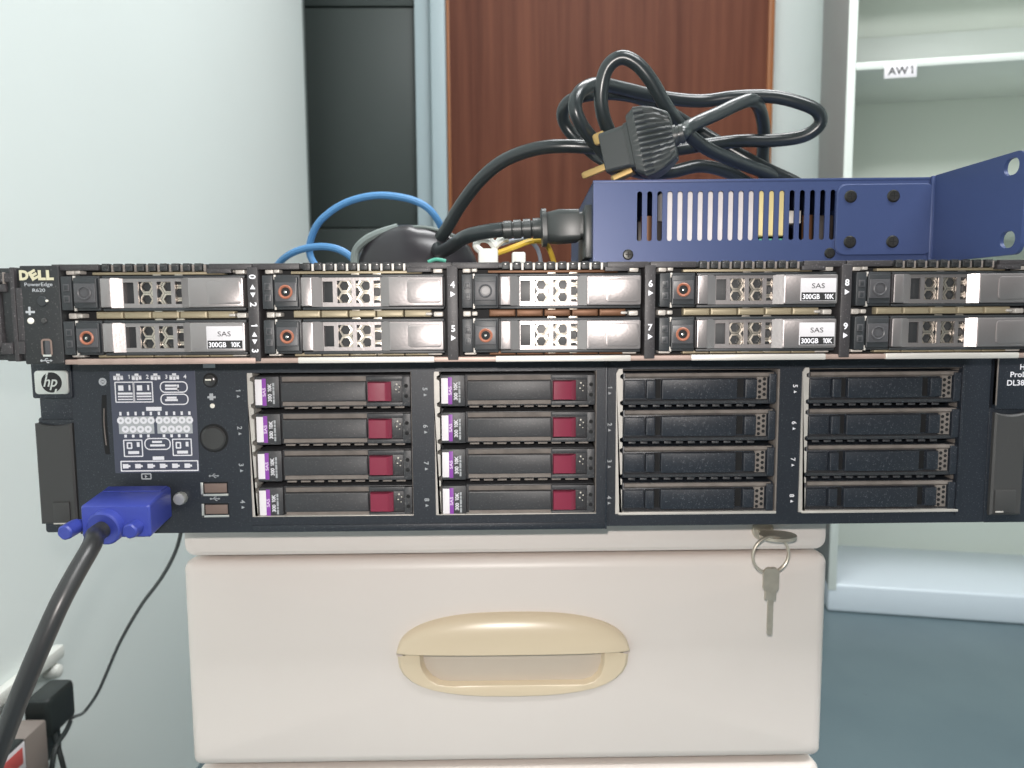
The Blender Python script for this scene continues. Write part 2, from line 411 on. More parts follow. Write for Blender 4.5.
# ------------------------------------------------------------------ drawer cabinet
cab = thing('drawer_cabinet', 'cream plastic drawer cabinet with beige handle under the servers', 'cabinet', (0.0035, 0.054, 0))
c = B('cream_dark'); c.box(-180, 180, 16, 520, 12, 661, 3); c.build('carcass', cab)
c = B('cream')
L = []
for y, ins in ((500, 0), (7, 0), (2, 1.5), (0, 5)):
    L.append([(a, y, 674.5+b) for a, b in rrect(184-ins, 15.2-ins*0.7, 6, 5)])
c.loft(L); c.build('cabinet_top', cab)
def sup(a, b, t, n=2.55):
    ct, st = math.cos(t), math.sin(t)
    return (a*math.copysign(abs(ct)**(2/n), ct), b*math.copysign(abs(st)**(2/n), st))
HX, HZ, HA, HB = 3.0, 0, 66.8, 25.2
def make_drawer():
    hh = 61.3; hw = 184.2; zc = 0
    base = rrect(hw, hh, 4.5, 6, 10)
    def outer(y, ins): return [(a*(hw-ins)/hw, y, b*(hh-ins)/hh) for a, b in base]
    def hole(y, k):
        o = []
        for a, b in base:
            t = math.atan2(b/hh, a/hw); p = sup(HA*k, HB*k, t); o.append((HX+p[0], y, 5.0+p[1]))
        return o
    d = B('cream'); d.loft([outer(15, 0.5), outer(6, 0), outer(2.6, 0.8), outer(0.8, 2.6), outer(0, 6), hole(0, 0.95), hole(15, 0.95)], None, False, False)
    dr = d.build('drawer', None)
    h = B('beige'); n = 48
    # hooded upper half
    rows = []
    for i in range(n+1):
        t = PI-PI*i/n; x, zt = sup(HA, HB, t); f = max(zt/HB, 0.0)
        hgt = 2.5+6.5*f**0.8; row = []
        for j in range(11):
            a = PI/2*j/10
            row.append((HX+x, -hgt*math.sin(a)**0.9, 8.4+(zt-3.4)*math.cos(a)))
        row.append((HX+x, -hgt*0.8, 7.6)); row.append((HX+x, 3, 8.0))
        rows.append(row)
    h.loft(rows, None, False, False, closed=False)
    # lower rim round the finger opening
    rows = []
    op = [(-50.5, 8.2), (-50, 0), (-48.5, -4.5), (-45, -9), (-40, -12), (-34, -12.8)] + [(-34+i*78/8, -12.8) for i in range(1, 8)] + [(44, -12.8), (49.5, -11), (53, -7.5), (54.5, -3), (55, 0), (55.3, 8.2)]
    m_ = len(op)-1
    for i, (ox, oz) in enumerate(op):
        t = PI+PI*i/m_; x, z = sup(HA, HB, t)
        X, Z = HX+x, 5.0+z
        def mix(k, y): return (X+(ox-X)*k, y, Z+(oz-Z)*k)
        rows.append([mix(0, 0.5), mix(0.04, -1.8), mix(0.14, -2.8), mix(0.85, -2.6), mix(0.97, -2.2), mix(1, -0.8), (ox*0.98+0.1, 3, oz*0.97)])
    h.loft(rows, None, False, False, closed=False)
    h.build('handle', dr, label='beige oval recessed handle')
    k = B('cup'); k.box(-56, 62, 3.1, 6, -14, 14); k.build('handle_cup', dr)
    return dr
d0 = make_drawer(); d0.parent = cab; d0.location = (0, 0, 0.5956)
for i in range(1, 4): copy_tree(d0, cab, (0, 0, 0.5956-0.1275*i))
bz = B('cream'); bz.box(-182, 182, 2, 16, 2, 148, 3); bz.build('base_panel', cab)
lk = B('steel'); lk.disc(145.3, 672.5, [(6.2, 1), (6.2, -1.4), (5.6, -2.2), (4.6, -2.2), (4.5, -1.6)], n=28)
lk.build('lock', cab, label='small round steel lock')

# keys and their ring
kx, ky, kz = 148.5, 54, 675.5
k = B('steel')
bow = [(kx+5+10.2*math.cos(a), ky-11.5+8.5*math.sin(a)) for a in [2*PI*i/28 for i in range(28)]]
hol = [(kx+2+3.0*math.cos(a), ky-16+2.2*math.sin(a)) for a in [2*PI*i/28 for i in range(28)]]
zt_, zb_ = kz-2.6, kz-4.4
k.loft([[(a, b, zt_) for a, b in bow], [(a, b, zb_) for a, b in bow], [(a, b, zb_) for a, b in hol], [(a, b, zt_) for a, b in hol], [(a, b, zt_) for a, b in bow]], None, False, False)
k.box(kx-2.6, kx+2.6, ky-6, ky-1.2, zb_+0.2, zt_-0.2, 0.2)
o = k.build('key'); tag(o, 'key turned flat in the cabinet lock just below the servers', 'key')
r = B('steel'); rp = []
for i in range(72):
    a = 2*PI*i/72; rp.append((147.6+10.4*math.cos(a), ky-17.6+1.6*math.cos(a), 663.6+10.2*math.sin(a)))
n_ = len(rp); L = []
for i in range(n_):
    p = Vector(rp[i]); t = (Vector(rp[(i+1) % n_])-Vector(rp[i-1])).normalized(); u = Vector((0, 1, 0)); w = t.cross(u).normalized(); u = w.cross(t)
    L.append([tuple(p+u*1.25*math.cos(q)+w*0.8*math.sin(q)) for q in [2*PI*j/8 for j in range(8)]])
r.loft(L+[L[0]], None, False, False); bmesh.ops.remove_doubles(r.bm, verts=r.bm.verts, dist=1e-4)
tag(r.build('key_ring'), 'round steel ring hanging from the key in the lock', 'key ring')
k = B('steel'); kx2, kt = 147.4, 656.0
k.loft([[(kx2+a+0.2, y, kt-6.2+b) for a, b in rrect(4.3, 6.6, 2.6, 5)] for y in (ky-19.6, ky-18.0)])
k.loft([[(kx2+a+1.2, y, kt-6.6+b) for a, b in rrect(4.1, 6.6, 2.6, 5)] for y in (ky-17.2, ky-15.8)])
k.box(kx2-2.6, kx2+3.6, ky-18.8, ky-16.6, kt-18, kt-11, 0.5)
k.loft([[(kx2+a+0.6, y, kt-25.5+b) for a, b in rrect(1.45, 12.5, 1.2, 4)] for y in (ky-18.5, ky-17.1)])
for i in range(4): k.box(kx2+1.6, kx2+2.3, ky-18.4, ky-17.2, kt-33+i*4.2, kt-31+i*4.2, 0.2)
tag(k.build('key'), 'slim steel key hanging free from the key ring', 'key')

# ------------------------------------------------------------------ lower server (two units high)
hp = thing('rack_server', 'taller black rack server with purple drive labels and burgundy latches, resting on the cabinet', 'server', (0, 0, 0.69))
CX = (-122, -32, 57.2, 148.4); CW = 79.0; CZ0, CZ1 = 7.6, 78.6
h = B('hp_black'); h.box(-204, 239, 22, 640, 0.2, 86, 1); h.build('chassis', hp)
h = B('hp_black')
h.plate_holes(-206, 52.2, 0.0, 86.3, 0, 23, [(CX[i], CX[i]+CW, CZ0, CZ1) for i in (0, 1)])
h.plate_holes(52.6, 241, 0.9, 86.3, 1.2, 23, [(CX[i], CX[i]+CW, CZ0, CZ1) for i in (2, 3)])
h.box(51.2, 52.3, -0.9, 10, 0.0, 86.3, 0.2)
h.box(-122, 52, -0.5, 1, 0.0, 3.4, 0.2)
h.box(226.6, 227.8, 0.3, 4, 5, 80, 0.2)
h.build('bezel', hp)
# light metal cage frames around the four bays
for i in range(4):
    f = B('zinc'); x = CX[i]
    pts = [(x-0.6, CZ0-0.4), (x+2.6, CZ0-0.4)]
    for rr in range(3, -1, -1):
        zc = 69.1-18.25*rr
        for dz in (-6.6, 6.4):
            z = zc+dz
            pts += [(x+2.6, z-1.4), (x+1.3, z-0.7), (x+1.3, z+0.7), (x+2.6, z+1.4)]
    pts += [(x+2.4, CZ1+0.6), (x+0.6, CZ1+0.6), (x-0.6, CZ1-1.5)]
    f.loft([[(a, 12, b) for a, b in pts], [(a, 0.4, b) for a, b in pts]])
    f.box(x+1, x+CW+0.4, 0.2, 12, CZ0-1.0, CZ0+0.35, 0.2)
    f.box(x+CW-0.3, x+CW+0.5, 0.6, 12, CZ0, CZ1, 0.15, 'hp_dust')
    f.box(x+2.6, x+CW, 1.2, 12, CZ1-0.2, CZ1+0.5, 0.15, 'hp_dust')
    f.build('bay_frame', hp)
def hp_drive():
    """origin at the bay's left edge, drive centre height"""
    d = B('hp_drive')
    d.box(3.2, 14.9, 1.2, 60, -7.6, 7.6, 0.3)
    d.box(14.9, 78.3, 3.4, 60, -7.7, 7.7, 0.3)
    d.box(74.4, 78.4, 1.0, 20, -7.2, 7.4, 0.4)
    d.ring(76.4, 2.6, 0, 1.0, 0.92, 'recess'); d.ring(76.4, -2.4, 0, 1.0, 0.92, 'recess')
    d.box(57, 78.3, 1.2, 20, 5.2, 7.4, 0.3); d.box(57, 78.3, 1.2, 20, -7.4, -5.4, 0.3)
    d.box(57.3, 74, 3.0, 20, -5.4, 5.2, 0.2)
    for i in range(9): d.box(17+i*6.7, 21.6+i*6.7, 2.2, 3.6, -8.4, -7.6, 0.1, 'hp_dust')
    root = d.build('hard_drive')
    b = B('hp_drive'); b.slab(16, 57, -4.7, 4.8, 20, 0.6, 0.4, 0.6)
    b.loft([[(16.2, 2.9, 7.3), (56.8, 2.9, 7.3), (56.8, 3.4, 4.9), (16.2, 3.4, 4.9)], [(16.2, 2.0, 7.3), (56.8, 2.0, 7.3), (56.8, 2.6, 5.0), (16.2, 2.6, 5.0)]], 'hp_dust')
    b.loft([[(16.2, 2.9, -7.0), (56.8, 2.9, -7.0), (56.8, 3.4, -4.9), (16.2, 3.4, -4.9)], [(16.2, 1.8, -6.8), (56.8, 1.8, -6.8), (56.8, 2.4, -5.0), (16.2, 2.4, -5.0)]], 'hp_dust')
    b.build('lever', root)
    b = B('burgundy'); L = []
    for y, x1, ins in ((12, 69, 0), (1.6, 69, 0), (-0.2, 67.2, 0.2), (-0.6, 66.0, 0.5)):
        L.append([(57.7+ins, y, -4.9+ins), (x1, y, -4.9+ins), (x1, y, 4.7-ins), (57.7+ins, y, 4.7-ins)])
    b.loft(L); b.build('release_button', root, label='burgundy release button')
    b = B('label_white'); b.slab(3.4, 6.7, -6.3, 6.2, 1.6, 1.05, 0.3, 0.05)
    b.slab(6.7, 8.7, -6.6, 6.6, 1.6, 1.05, 0.05, 0.05, 'label_purple')
    b.text('SAS', 7.65, 0, 1.5, 0.98, 'label_lilac', 90, width=4.2, bold=0.02)
    b.text('300 10K', 10.35, -0.2, 1.8, 1.1, 'print_white', 90, width=8.8, bold=0.03)
    zz = -5.8
    for wd in (2.6, 1.5, 2.9, 1.6, 2.0): b.rect(11.8, 12.7, zz, zz+wd-0.35, 1.1, 'print_grey'); zz += wd
    b.build('drive_label', root, label='white and purple drive label')
    b = B('led')
    for x, z, q in ((71.6, 3.2, .45), (72.9, 1.9, .35), (71.2, 0.6, .4), (72.6, -0.6, .3)):
        b.disc(x, z, [(q, 3.2), (q, 2.9), (q*0.5, 2.7)], n=8)
    b.ring(71.9, 1.4, 1.5, 1.7, 2.95, 'recess'); b.build('indicator_lights', root)
    return root
def hp_blank():
    d = B('hp_blank'); d.box(3.2, 78.4, 3.2, 40, -7.9, 7.9, 0.3)
    d.loft([[(4, y, z) for y, z in ((3.4, 5), (1.6, 6.2), (2.2, 7.6), (3.4, 7.8))], [(77, y, z) for y, z in ((3.4, 5), (1.6, 6.2), (2.2, 7.6), (3.4, 7.8))]], 'hp_dust')
    d.loft([[(4, y, z) for y, z in ((3.4, -5), (1.8, -6.0), (2.4, -7.4), (3.4, -7.6))], [(77, y, z) for y, z in ((3.4, -5), (1.8, -6.0), (2.4, -7.4), (3.4, -7.6))]], 'hp_drive')
    for i in range(11): d.box(6+i*5.9, 9.4+i*5.9, 2.6, 3.4, -9.0, -7.9, 0.1, 'hp_drive')
    d.slab(3.6, 13.8, -4.4, 4.4, 5, 1.6, 0.3, 0.4); d.slab(74.5, 78.2, -7, 7.2, 5, 1.0, 0.3, 0.4)
    root = d.build('drive_blank')
    b = B('hp_blank'); b.slab(21.8, 58.6, -5, 4.9, 6, 0.3, 0.3, 0.35); b.rect(18.7, 21.7, -4.8, 4.8, 3.05, 'recess'); b.rect(58.7, 62.5, -4.6, 4.7, 3.05, 'recess'); b.build('cover', root)  # dark strips paint shade into the gaps between cover and latch tabs
    b = B('hp_blank'); b.slab(14.2, 18.6, -4.6, 4.6, 6, 0.1, 0.3, 0.5); b.build('latch_tab', root)
    b = B('hp_blank'); b.slab(62.6, 68.4, -4.6, 4.7, 6, 0.4, 0.3, 0.5); b.build('latch_tab', root)
    b = B('hp_dust'); b.slab(68.6, 73.6, -5.3, 5.6, 6, 1.5, 0.2, 0.2)
    for i, (x, z) in enumerate([(69.9, 3.6), (69.9, 0.9), (69.9, -1.8), (69.9, -4.2), (72.2, 4.6), (72.2, 2.2), (72.2, -0.4), (72.2, -3.0)]):
        b.ring(x, z, 0, 0.92, 1.42, 'recess', 6)
    b.build('vent_grille', root, label='small hole-punched vent')
    return root
dr, bl = hp_drive(), hp_blank()
for i in range(4):
    for rr in range(4):
        src = dr if i < 2 else bl
        loc = (CX[i]*MM, 0, (69.1-18.25*rr)*MM)
        if rr == 0 and i in (0, 2): src.parent = hp; src.location = loc
        else: copy_tree(src, hp, loc)
# bay numbers
nb = B('print_white')
for i, off in ((0, -4.3), (1, -4.3), (2, -3.6), (3, -3.8)):
    for rr in range(4):
        z = 70.2-18.25*rr; x = CX[i]+off; yv = -0.12 if i < 3 and i != 2 else 1.08
        nb.text(str(rr+1+(4 if i % 2 else 0)), x, z, 2.3, yv, 'print_white' if i == 3 else 'print_grey', -90, bold=0.02)
        nb.poly([(x-0.7, z-3.6), (x+0.9, z-2.9), (x-0.7, z-2.2)], yv, 'print_white' if i == 3 else 'print_grey')
nb.build('bay_numbers', hp)
# control panel on the left: diagram label
g = B('slate_label'); g.slab(-187.4, -146.6, 30.2, 80.0, 0.5, -0.15, 0.4, 0.1)
def gx(cx): return -187.4+(cx-195)/600*40.6
def gz(cy): return 80.0-(cy-72)/690*49.8
YP = -0.22
def grect(a, b_, c_, d_): g.rect(gx(a), gx(c_), gz(d_), gz(b_), YP, 'print_white')
def gout(a, b_, c_, d_, r=0.4, t=0.55): g.outline(gx(a), gx(c_), gz(d_), gz(b_), t, r, YP, 'print_white')
for j, cx in enumerate((255, 385, 518, 650)):
    grect(cx-14, 90, cx+14, 108); grect(cx-34, 112, cx-12, 132); grect(cx-8, 112, cx+10, 134); grect(cx+14, 112, cx+34, 130); grect(cx-34, 104, cx+34, 110)
    g.text(str(j+1), gx(cx+76), gz(111), 2.0, YP, 'print_white', bold=0.02)
gout(226, 143, 362, 284); gout(358, 143, 496, 284)
for x in (246, 378):
    grect(x+5, 168, x+42, 204); grect(x, 216, x+104, 230); grect(x, 238, x+104, 248); grect(x, 258, x+104, 266); grect(x+78, 166, x+92, 202)
gout(545, 143, 742, 220, 2.4); gout(545, 226, 744, 302, 2.4)
grect(582, 165, 665, 178); grect(582, 186, 680, 200); grect(668, 165, 680, 205); grect(590, 246, 660, 260); grect(578, 262, 668, 276)
grect(440, 314, 550, 340); grect(468, 650, 550, 674)
for xa, nx in ((240, 255), (512, 528)):
    g.rect(gx(xa), gx(xa+250), gz(495), gz(378), -0.19, 'print_grey')
    for q in range(5):
        cx = nx+q*54; g.ring(gx(cx), gz(405), 0.62, 1.75, YP-0.02, 'print_white'); grect(cx-7, 346, cx+9, 370)
        if q < 4:
            g.ring(gx(cx+30), gz(464), 0.62, 1.75, YP-0.02, 'print_white'); grect(cx+20, 500, cx+38, 520)
gout(264, 534, 402, 652); gout(612, 530, 752, 648); gout(414, 524, 602, 606, 2.6)
for x in (288, 636):
    g.outline(gx(x), gx(x+40), gz(598), gz(552), 0.7, 0.5, YP, 'print_white'); grect(x+8, 612, x+86, 632); grect(x+72, 552, x+92, 584)
grect(470, 544, 540, 558); grect(455, 568, 560, 582)
gout(236, 678, 792, 752, 0.4, 0.6)
for q in range(6): grect(252+q*88, 700, 292+q*88, 730); grect(292+q*88, 708, 306+q*88, 722)
g.build('diagram_label', hp, label='slate label with white layout diagram')
# small controls
def usb_icon(b, x, z, w, y, m):
    b.rect(x-w/2, x+w/2, z-w*0.05, z+w*0.05, y, m); b.ring(x-w/2, z, 0, w*0.13, y, m, 8)
    b.poly([(x+w*0.42, z-w*0.14), (x+w*0.64, z), (x+w*0.42, z+w*0.14)], y, m)
    b.poly([(x-w*0.25, z), (x-w*0.05, z+w*0.26), (x+w*0.18, z+w*0.26), (x+w*0.18, z+w*0.17), (x, z+w*0.17), (x-w*0.15, z)], y, m)
    b.poly([(x-w*0.1, z), (x+w*0.08, z-w*0.26), (x+w*0.28, z-w*0.26), (x+w*0.28, z-w*0.17), (x+w*0.12, z-w*0.17), (x+0.02, z)], y, m)
b = B('recess'); b.disc(-139.0, 47.0, [(7.0, 0.5), (7.0, -0.05), (6.2, -0.2)], n=32)
b.disc(-139.0, 47.0, [(6.0, 0.4), (6.0, -0.7), (5.2, -1.3), (2, -1.1)], 'lens_grey', 32)
b.build('power_button', hp, label='round grey power button')
b = B('recess'); b.disc(-139.4, 75.2, [(3.6, 0.5), (3.6, -0.05), (3.3, -0.1)], n=24); b.disc(-139.4, 75.2, [(2.9, 0.4), (2.8, -0.8), (1.8, -1.4)], 'lens_grey', 20)
b.rect(-141.4, -138.6, 75.2, 75.9, -1.45, 'led'); b.build('identity_button', hp)
b = B('led'); b.disc(-139.0, 62.8, [(1.15, 0.4), (1.15, -0.2), (0.7, -0.45)], n=16); b.build('indicator_light', hp)
b = B('print_grey'); b.rect(-141.2, -137.2, 66.5, 67.5, -0.12); b.rect(-140.2, -138.4, 65.6, 68.8, -0.13)
b.rect(-142.6, -136.8, 81.2, 83.2, -0.12)
for zz in (28.4, 17.0): usb_icon(b, -139.8, zz, 4.0, -0.12, 'print_grey')
b.outline(-175.0, -170.0, 26.9, 30.0, 0.6, 0.6, -0.12); b.poly([(-173.2, 27.6), (-173.2, 29.2), (-171.9, 28.4)], -0.13)
b.ring(-190.9, 74.9, 0.9, 1.9, -0.12); b.rect(-191.6, -190.2, 74.4, 75.4, -0.12); b.build('panel_icons', hp)
for zz in (22.0, 11.4):
    b = B('recess'); x0, x1 = -146.4, -133.2
    b.box(x0, x1, -0.1, 6, zz-3.6, zz+3.4)
    b.box(x0, x1, -0.5, 0, zz-3.6, zz-2.5, 0.15, 'plate_silver'); b.box(x0, x0+1.2, -0.5, 0, zz-3.6, zz+3.2, 0.15, 'plate_silver')
    b.box(x0+1.8, x1-0.6, -0.35, 0, zz-1.9, zz+2.6, 0.1, 'usb_tongue'); b.build('usb_port', hp)
b = B('recess'); pts = []
for i in range(13):
    t = -1+2*i/12; pts.append((-191.6-0.9*(1-t*t), 54+14.5*t))
for i in range(12, -1, -1):
    t = -1+2*i/12; pts.append((-189.4+0.5*(1-t*t)*-1, 54+14.5*t))
b.loft([[(x, 1, z) for x, z in pts], [(x, -0.12, z) for x, z in pts]])
b.tube([(-190.9, -0.2, 44), (-191.3, -0.25, 54), (-190.9, -0.2, 62)], 0.28, 'hp_dust', 6, 4); b.build('card_slot', hp)
# screw post beside the display socket
b = B('chrome'); b.disc(-156.2, 17.6, [(3.2, 0.5), (3.2, -2.0), (2.8, -3.0), (1.4, -3.2)], 'plate_silver', 12); b.disc(-191.6, 18.2, [(2.6, 0.5), (2.6, -1.0), (2.3, -4.4), (1.2, -4.5)], n=6)
b.slab(-187, -162, 11, 22.6, 0.5, -0.6, 2.5, 0.2, 'plate_silver'); b.build('display_port', hp)
# left ear with maker's plate and lever
b = B('hp_black'); b.slab(-224.2, -206.2, 0.2, 57.5, 16, 2.2, 1.2, 0.5); b.slab(-222.4, -206.2, 56.5, 68, 16, 1.4, 0.6, 0.4)
b.slab(-224.2, -205.2, 67.2, 85, 16, -1.0, 0.8, 0.5); b.build('mounting_ear', hp)
b = B('hp_ear'); L = []
for y, ins in ((2.5, 0), (-0.6, 0), (-1.4, 0.9)):
    pts = [(-224.2+ins, 5.5+ins), (-206.6-ins, 5.5+ins), (-206.6-ins, 55-ins)] + [(-206.6-ins-(17.6-2*ins)*t, 55-ins-1.3*math.sin(PI*t)) for t in (0.25, 0.5, 0.75)] + [(-224.2+ins, 55-ins)]
    L.append([(a, y, q) for a, q in pts])
b.loft(L); b.box(-217.5, -209.5, -2.2, -1.0, 6.0, 16.5, 0.3); b.box(-217.6, -209.6, -2.3, -1.8, 5.6, 6.3, 0.1, 'zinc'); b.build('ear_latch', hp)
b = B('plate_silver'); b.slab(-223.4, -207.4, 69.2, 80.6, 0, -1.9, 1.6, 0.5)
b.disc(-215.2, 74.9, [(4.9, -1.5), (4.9, -2.0)], 'print_black', 28)
b.text('hp', -215.2, 75.6, 5.2, -2.1, 'plate_silver', width=6.2, shear=0.28, bold=0.015)
b.poly([(-217.8, 78.2), (-216.9, 78.2), (-216.0, 80.4), (-216.9, 80.4)], -2.1, 'plate_silver'); b.poly([(-214.3, 69.4), (-213.4, 69.4), (-212.6, 71.8), (-213.5, 71.8)], -2.1, 'plate_silver')
b.xform(Matrix.Translation((1.0, 0, 0))); b.build('maker_plate', hp, label="silver maker's plate with round letter emblem")
# right ear
b = B('hp_black'); b.slab(241.2, 268, 0.6, 58.5, 16, 1.2, 1.2, 0.5); b.slab(243.0, 268, 58, 85, 16, -0.6, 0.8, 0.4); b.box(243.0, 243.5, -0.75, 2, 60, 84, 0.1, 'hp_dust')
b.text('HP', 254.0, 79.0, 2.7, -0.75, 'print_white', align='l', bold=0.02)
b.text('ProLiant', 249.4, 75.3, 2.6, -0.75, 'print_white', align='l', bold=0.02, width=14)
b.text('DL380 G6', 248.0, 71.2, 2.7, -0.75, 'print_white', align='l', width=16.5, bold=0.02); b.build('mounting_ear', hp)
b = B('hp_ear'); L = []
for y, ins in ((2.0, 0), (-0.6, 0), (-1.4, 0.9)):
    pts = [(243+ins, 5+ins), (258.5-ins, 5+ins), (258.5-ins, 56.5-ins)] + [(258.5-ins-(15.5-2*ins)*t, 56.5-ins-1.2*math.sin(PI*t)) for t in (0.25, 0.5, 0.75)] + [(243+ins, 56.5-ins)]
    L.append([(a, y, q) for a, q in pts])
b.loft(L); b.box(244.6, 255, -2.1, -1.0, 6.5, 18, 0.3); b.box(245, 249, -2.3, -1.9, 6.6, 7.4, 0.1, 'zinc'); b.build('ear_latch', hp)

# ------------------------------------------------------------------ upper server (one unit high)
de = thing('rack_server', 'slim black rack server with ten silver drive levers, stacked on the taller server', 'server', (0, -0.049, 0.7766))
DX = [-181+82.6*i for i in range(5)]; RZ = (29.6, 11.1)
b = B('dell_black'); b.box(-200, 232, 14, 600, 0.6, 40.6, 0.6); b.build('chassis', de)
b = B('recess'); b.box(-182, 232, 10, 15, 1, 40); b.build('bay_backing', de)
# top rail with ventilation teeth
b = B('dell_black'); b.box(-181.5, 232, 3, 16, 39.2, 41.4, 0.3)
for i in range(5):
    x = DX[i]
    for q in range(9):
        xx = x+17+q*4.75
        b.box(xx, xx+3.0, 1.2, 4, 38.6, 41.7, 0.25); b.box(xx+0.4, xx+2.6, 0.9, 1.6, 40.3, 41.3, 0.1, 'lens_grey')
        b.box(xx+3.35, xx+4.3, 2.2, 4, 38.3, 41.2, 0.1, 'zinc' if i in (1, 2) else 'hp_dust')
    b.box(x-3.6, x+15.5, 1.4, 4, 39.0, 41.5, 0.2, 'dell_div'); b.box(x+61, x+78.5, 1.4, 4, 39.0, 41.5, 0.2, 'dell_div')
    b.box(x+60, x+70, 1.0, 4, 37.6, 39.4, 0.2, 'dell_div')
b.build('top_rail', de)
for i in range(5):
    x = DX[i]
    b = B('copper' if i == 2 else 'gasket')
    for q in range(5): b.slab(x+11.4+q*11.7, x+11.4+(q+1)*11.7-0.4, 18.9, 22.0, 9, 5.2, 0.3, 0.8)
    for q in range(5): b.slab(x+11.4+q*11.7, x+11.4+(q+1)*11.7-0.4, 2.6, 4.4, 9, 5.2, 0.3, 0.6)
    b.box(x+11, x+66, 5.0, 9, 37.2, 38.4, 0.3); b.build('gasket', de)
    tabs = []
    for zz in (19.0, 37.3):
        tabs += [(x+0.4, x+3.8, zz, zz+2.4, 4.4), (x+4.2, x+6.6, zz+0.3, zz+2.2, 3.8), (x+67.2, x+70, zz+0.6, zz+1.9, 4.4), (x+70.6, x+74.6, zz, zz+2.2, 4.2)]
    tabs += [(x+0.8, x+6, 2.8, 4.2, 4.4), (x+68, x+74, 2.8, 4.2, 4.4)]
    for a0, a1, b0, b1, yf in tabs:
        b = B('zinc'); b.slab(a0, a1, b0, b1, 9, yf, 0.5, 0.5); b.build('contact_tab', de)
b = B('lip_dull'); b.box(-181.5, 232, 1.0, 14, 0.1, 2.2, 0.4)
for i in range(5): b.box(DX[i]+(14 if i else 5), DX[i]+(71 if i else 79), 0.2, 3, 0.0, 2.5, 0.4, 'lip' if i else 'lip_dull')
b.build('bottom_lip', de)
def ring_part(b, x, z, y, hollow):
    if hollow:
        L = [[(x+r_*math.cos(a), yy, z+r_*math.sin(a)) for a in [2*PI*i/28 for i in range(28)]] for r_, yy in ((2.9, y+0.6), (2.9, y-0.3), (2.5, y-0.55), (2.0, y-0.3), (1.7, y+0.4))]
        b.loft(L, 'orange', False, False); b.ring(x, z, 0, 1.8, y-0.05, 'recess'); b.disc(x, z-0.1, [(0.7, y), (0.6, y-0.35), (0.2, y-0.5)], 'chrome', 10)
    else:
        L = [[(x+r_*math.cos(a), yy, z+r_*math.sin(a)) for a in [2*PI*i/28 for i in range(28)]] for r_, yy in ((2.9, y+0.3), (2.9, y-0.2), (2.5, y-0.35), (2.2, y-0.2), (2.1, y+0.1))]
        b.loft(L, 'button_grey', False, False); b.ring(x, z, 0, 1.5, y-0.1, 'button_grey')
RINGS = {(0, 1), (1, 0), (1, 1), (2, 1), (3, 0), (3, 1)}
LABELS = {(0, 1), (3, 0), (3, 1)}
GR = 3.0   # recess of the lever's grille below its front
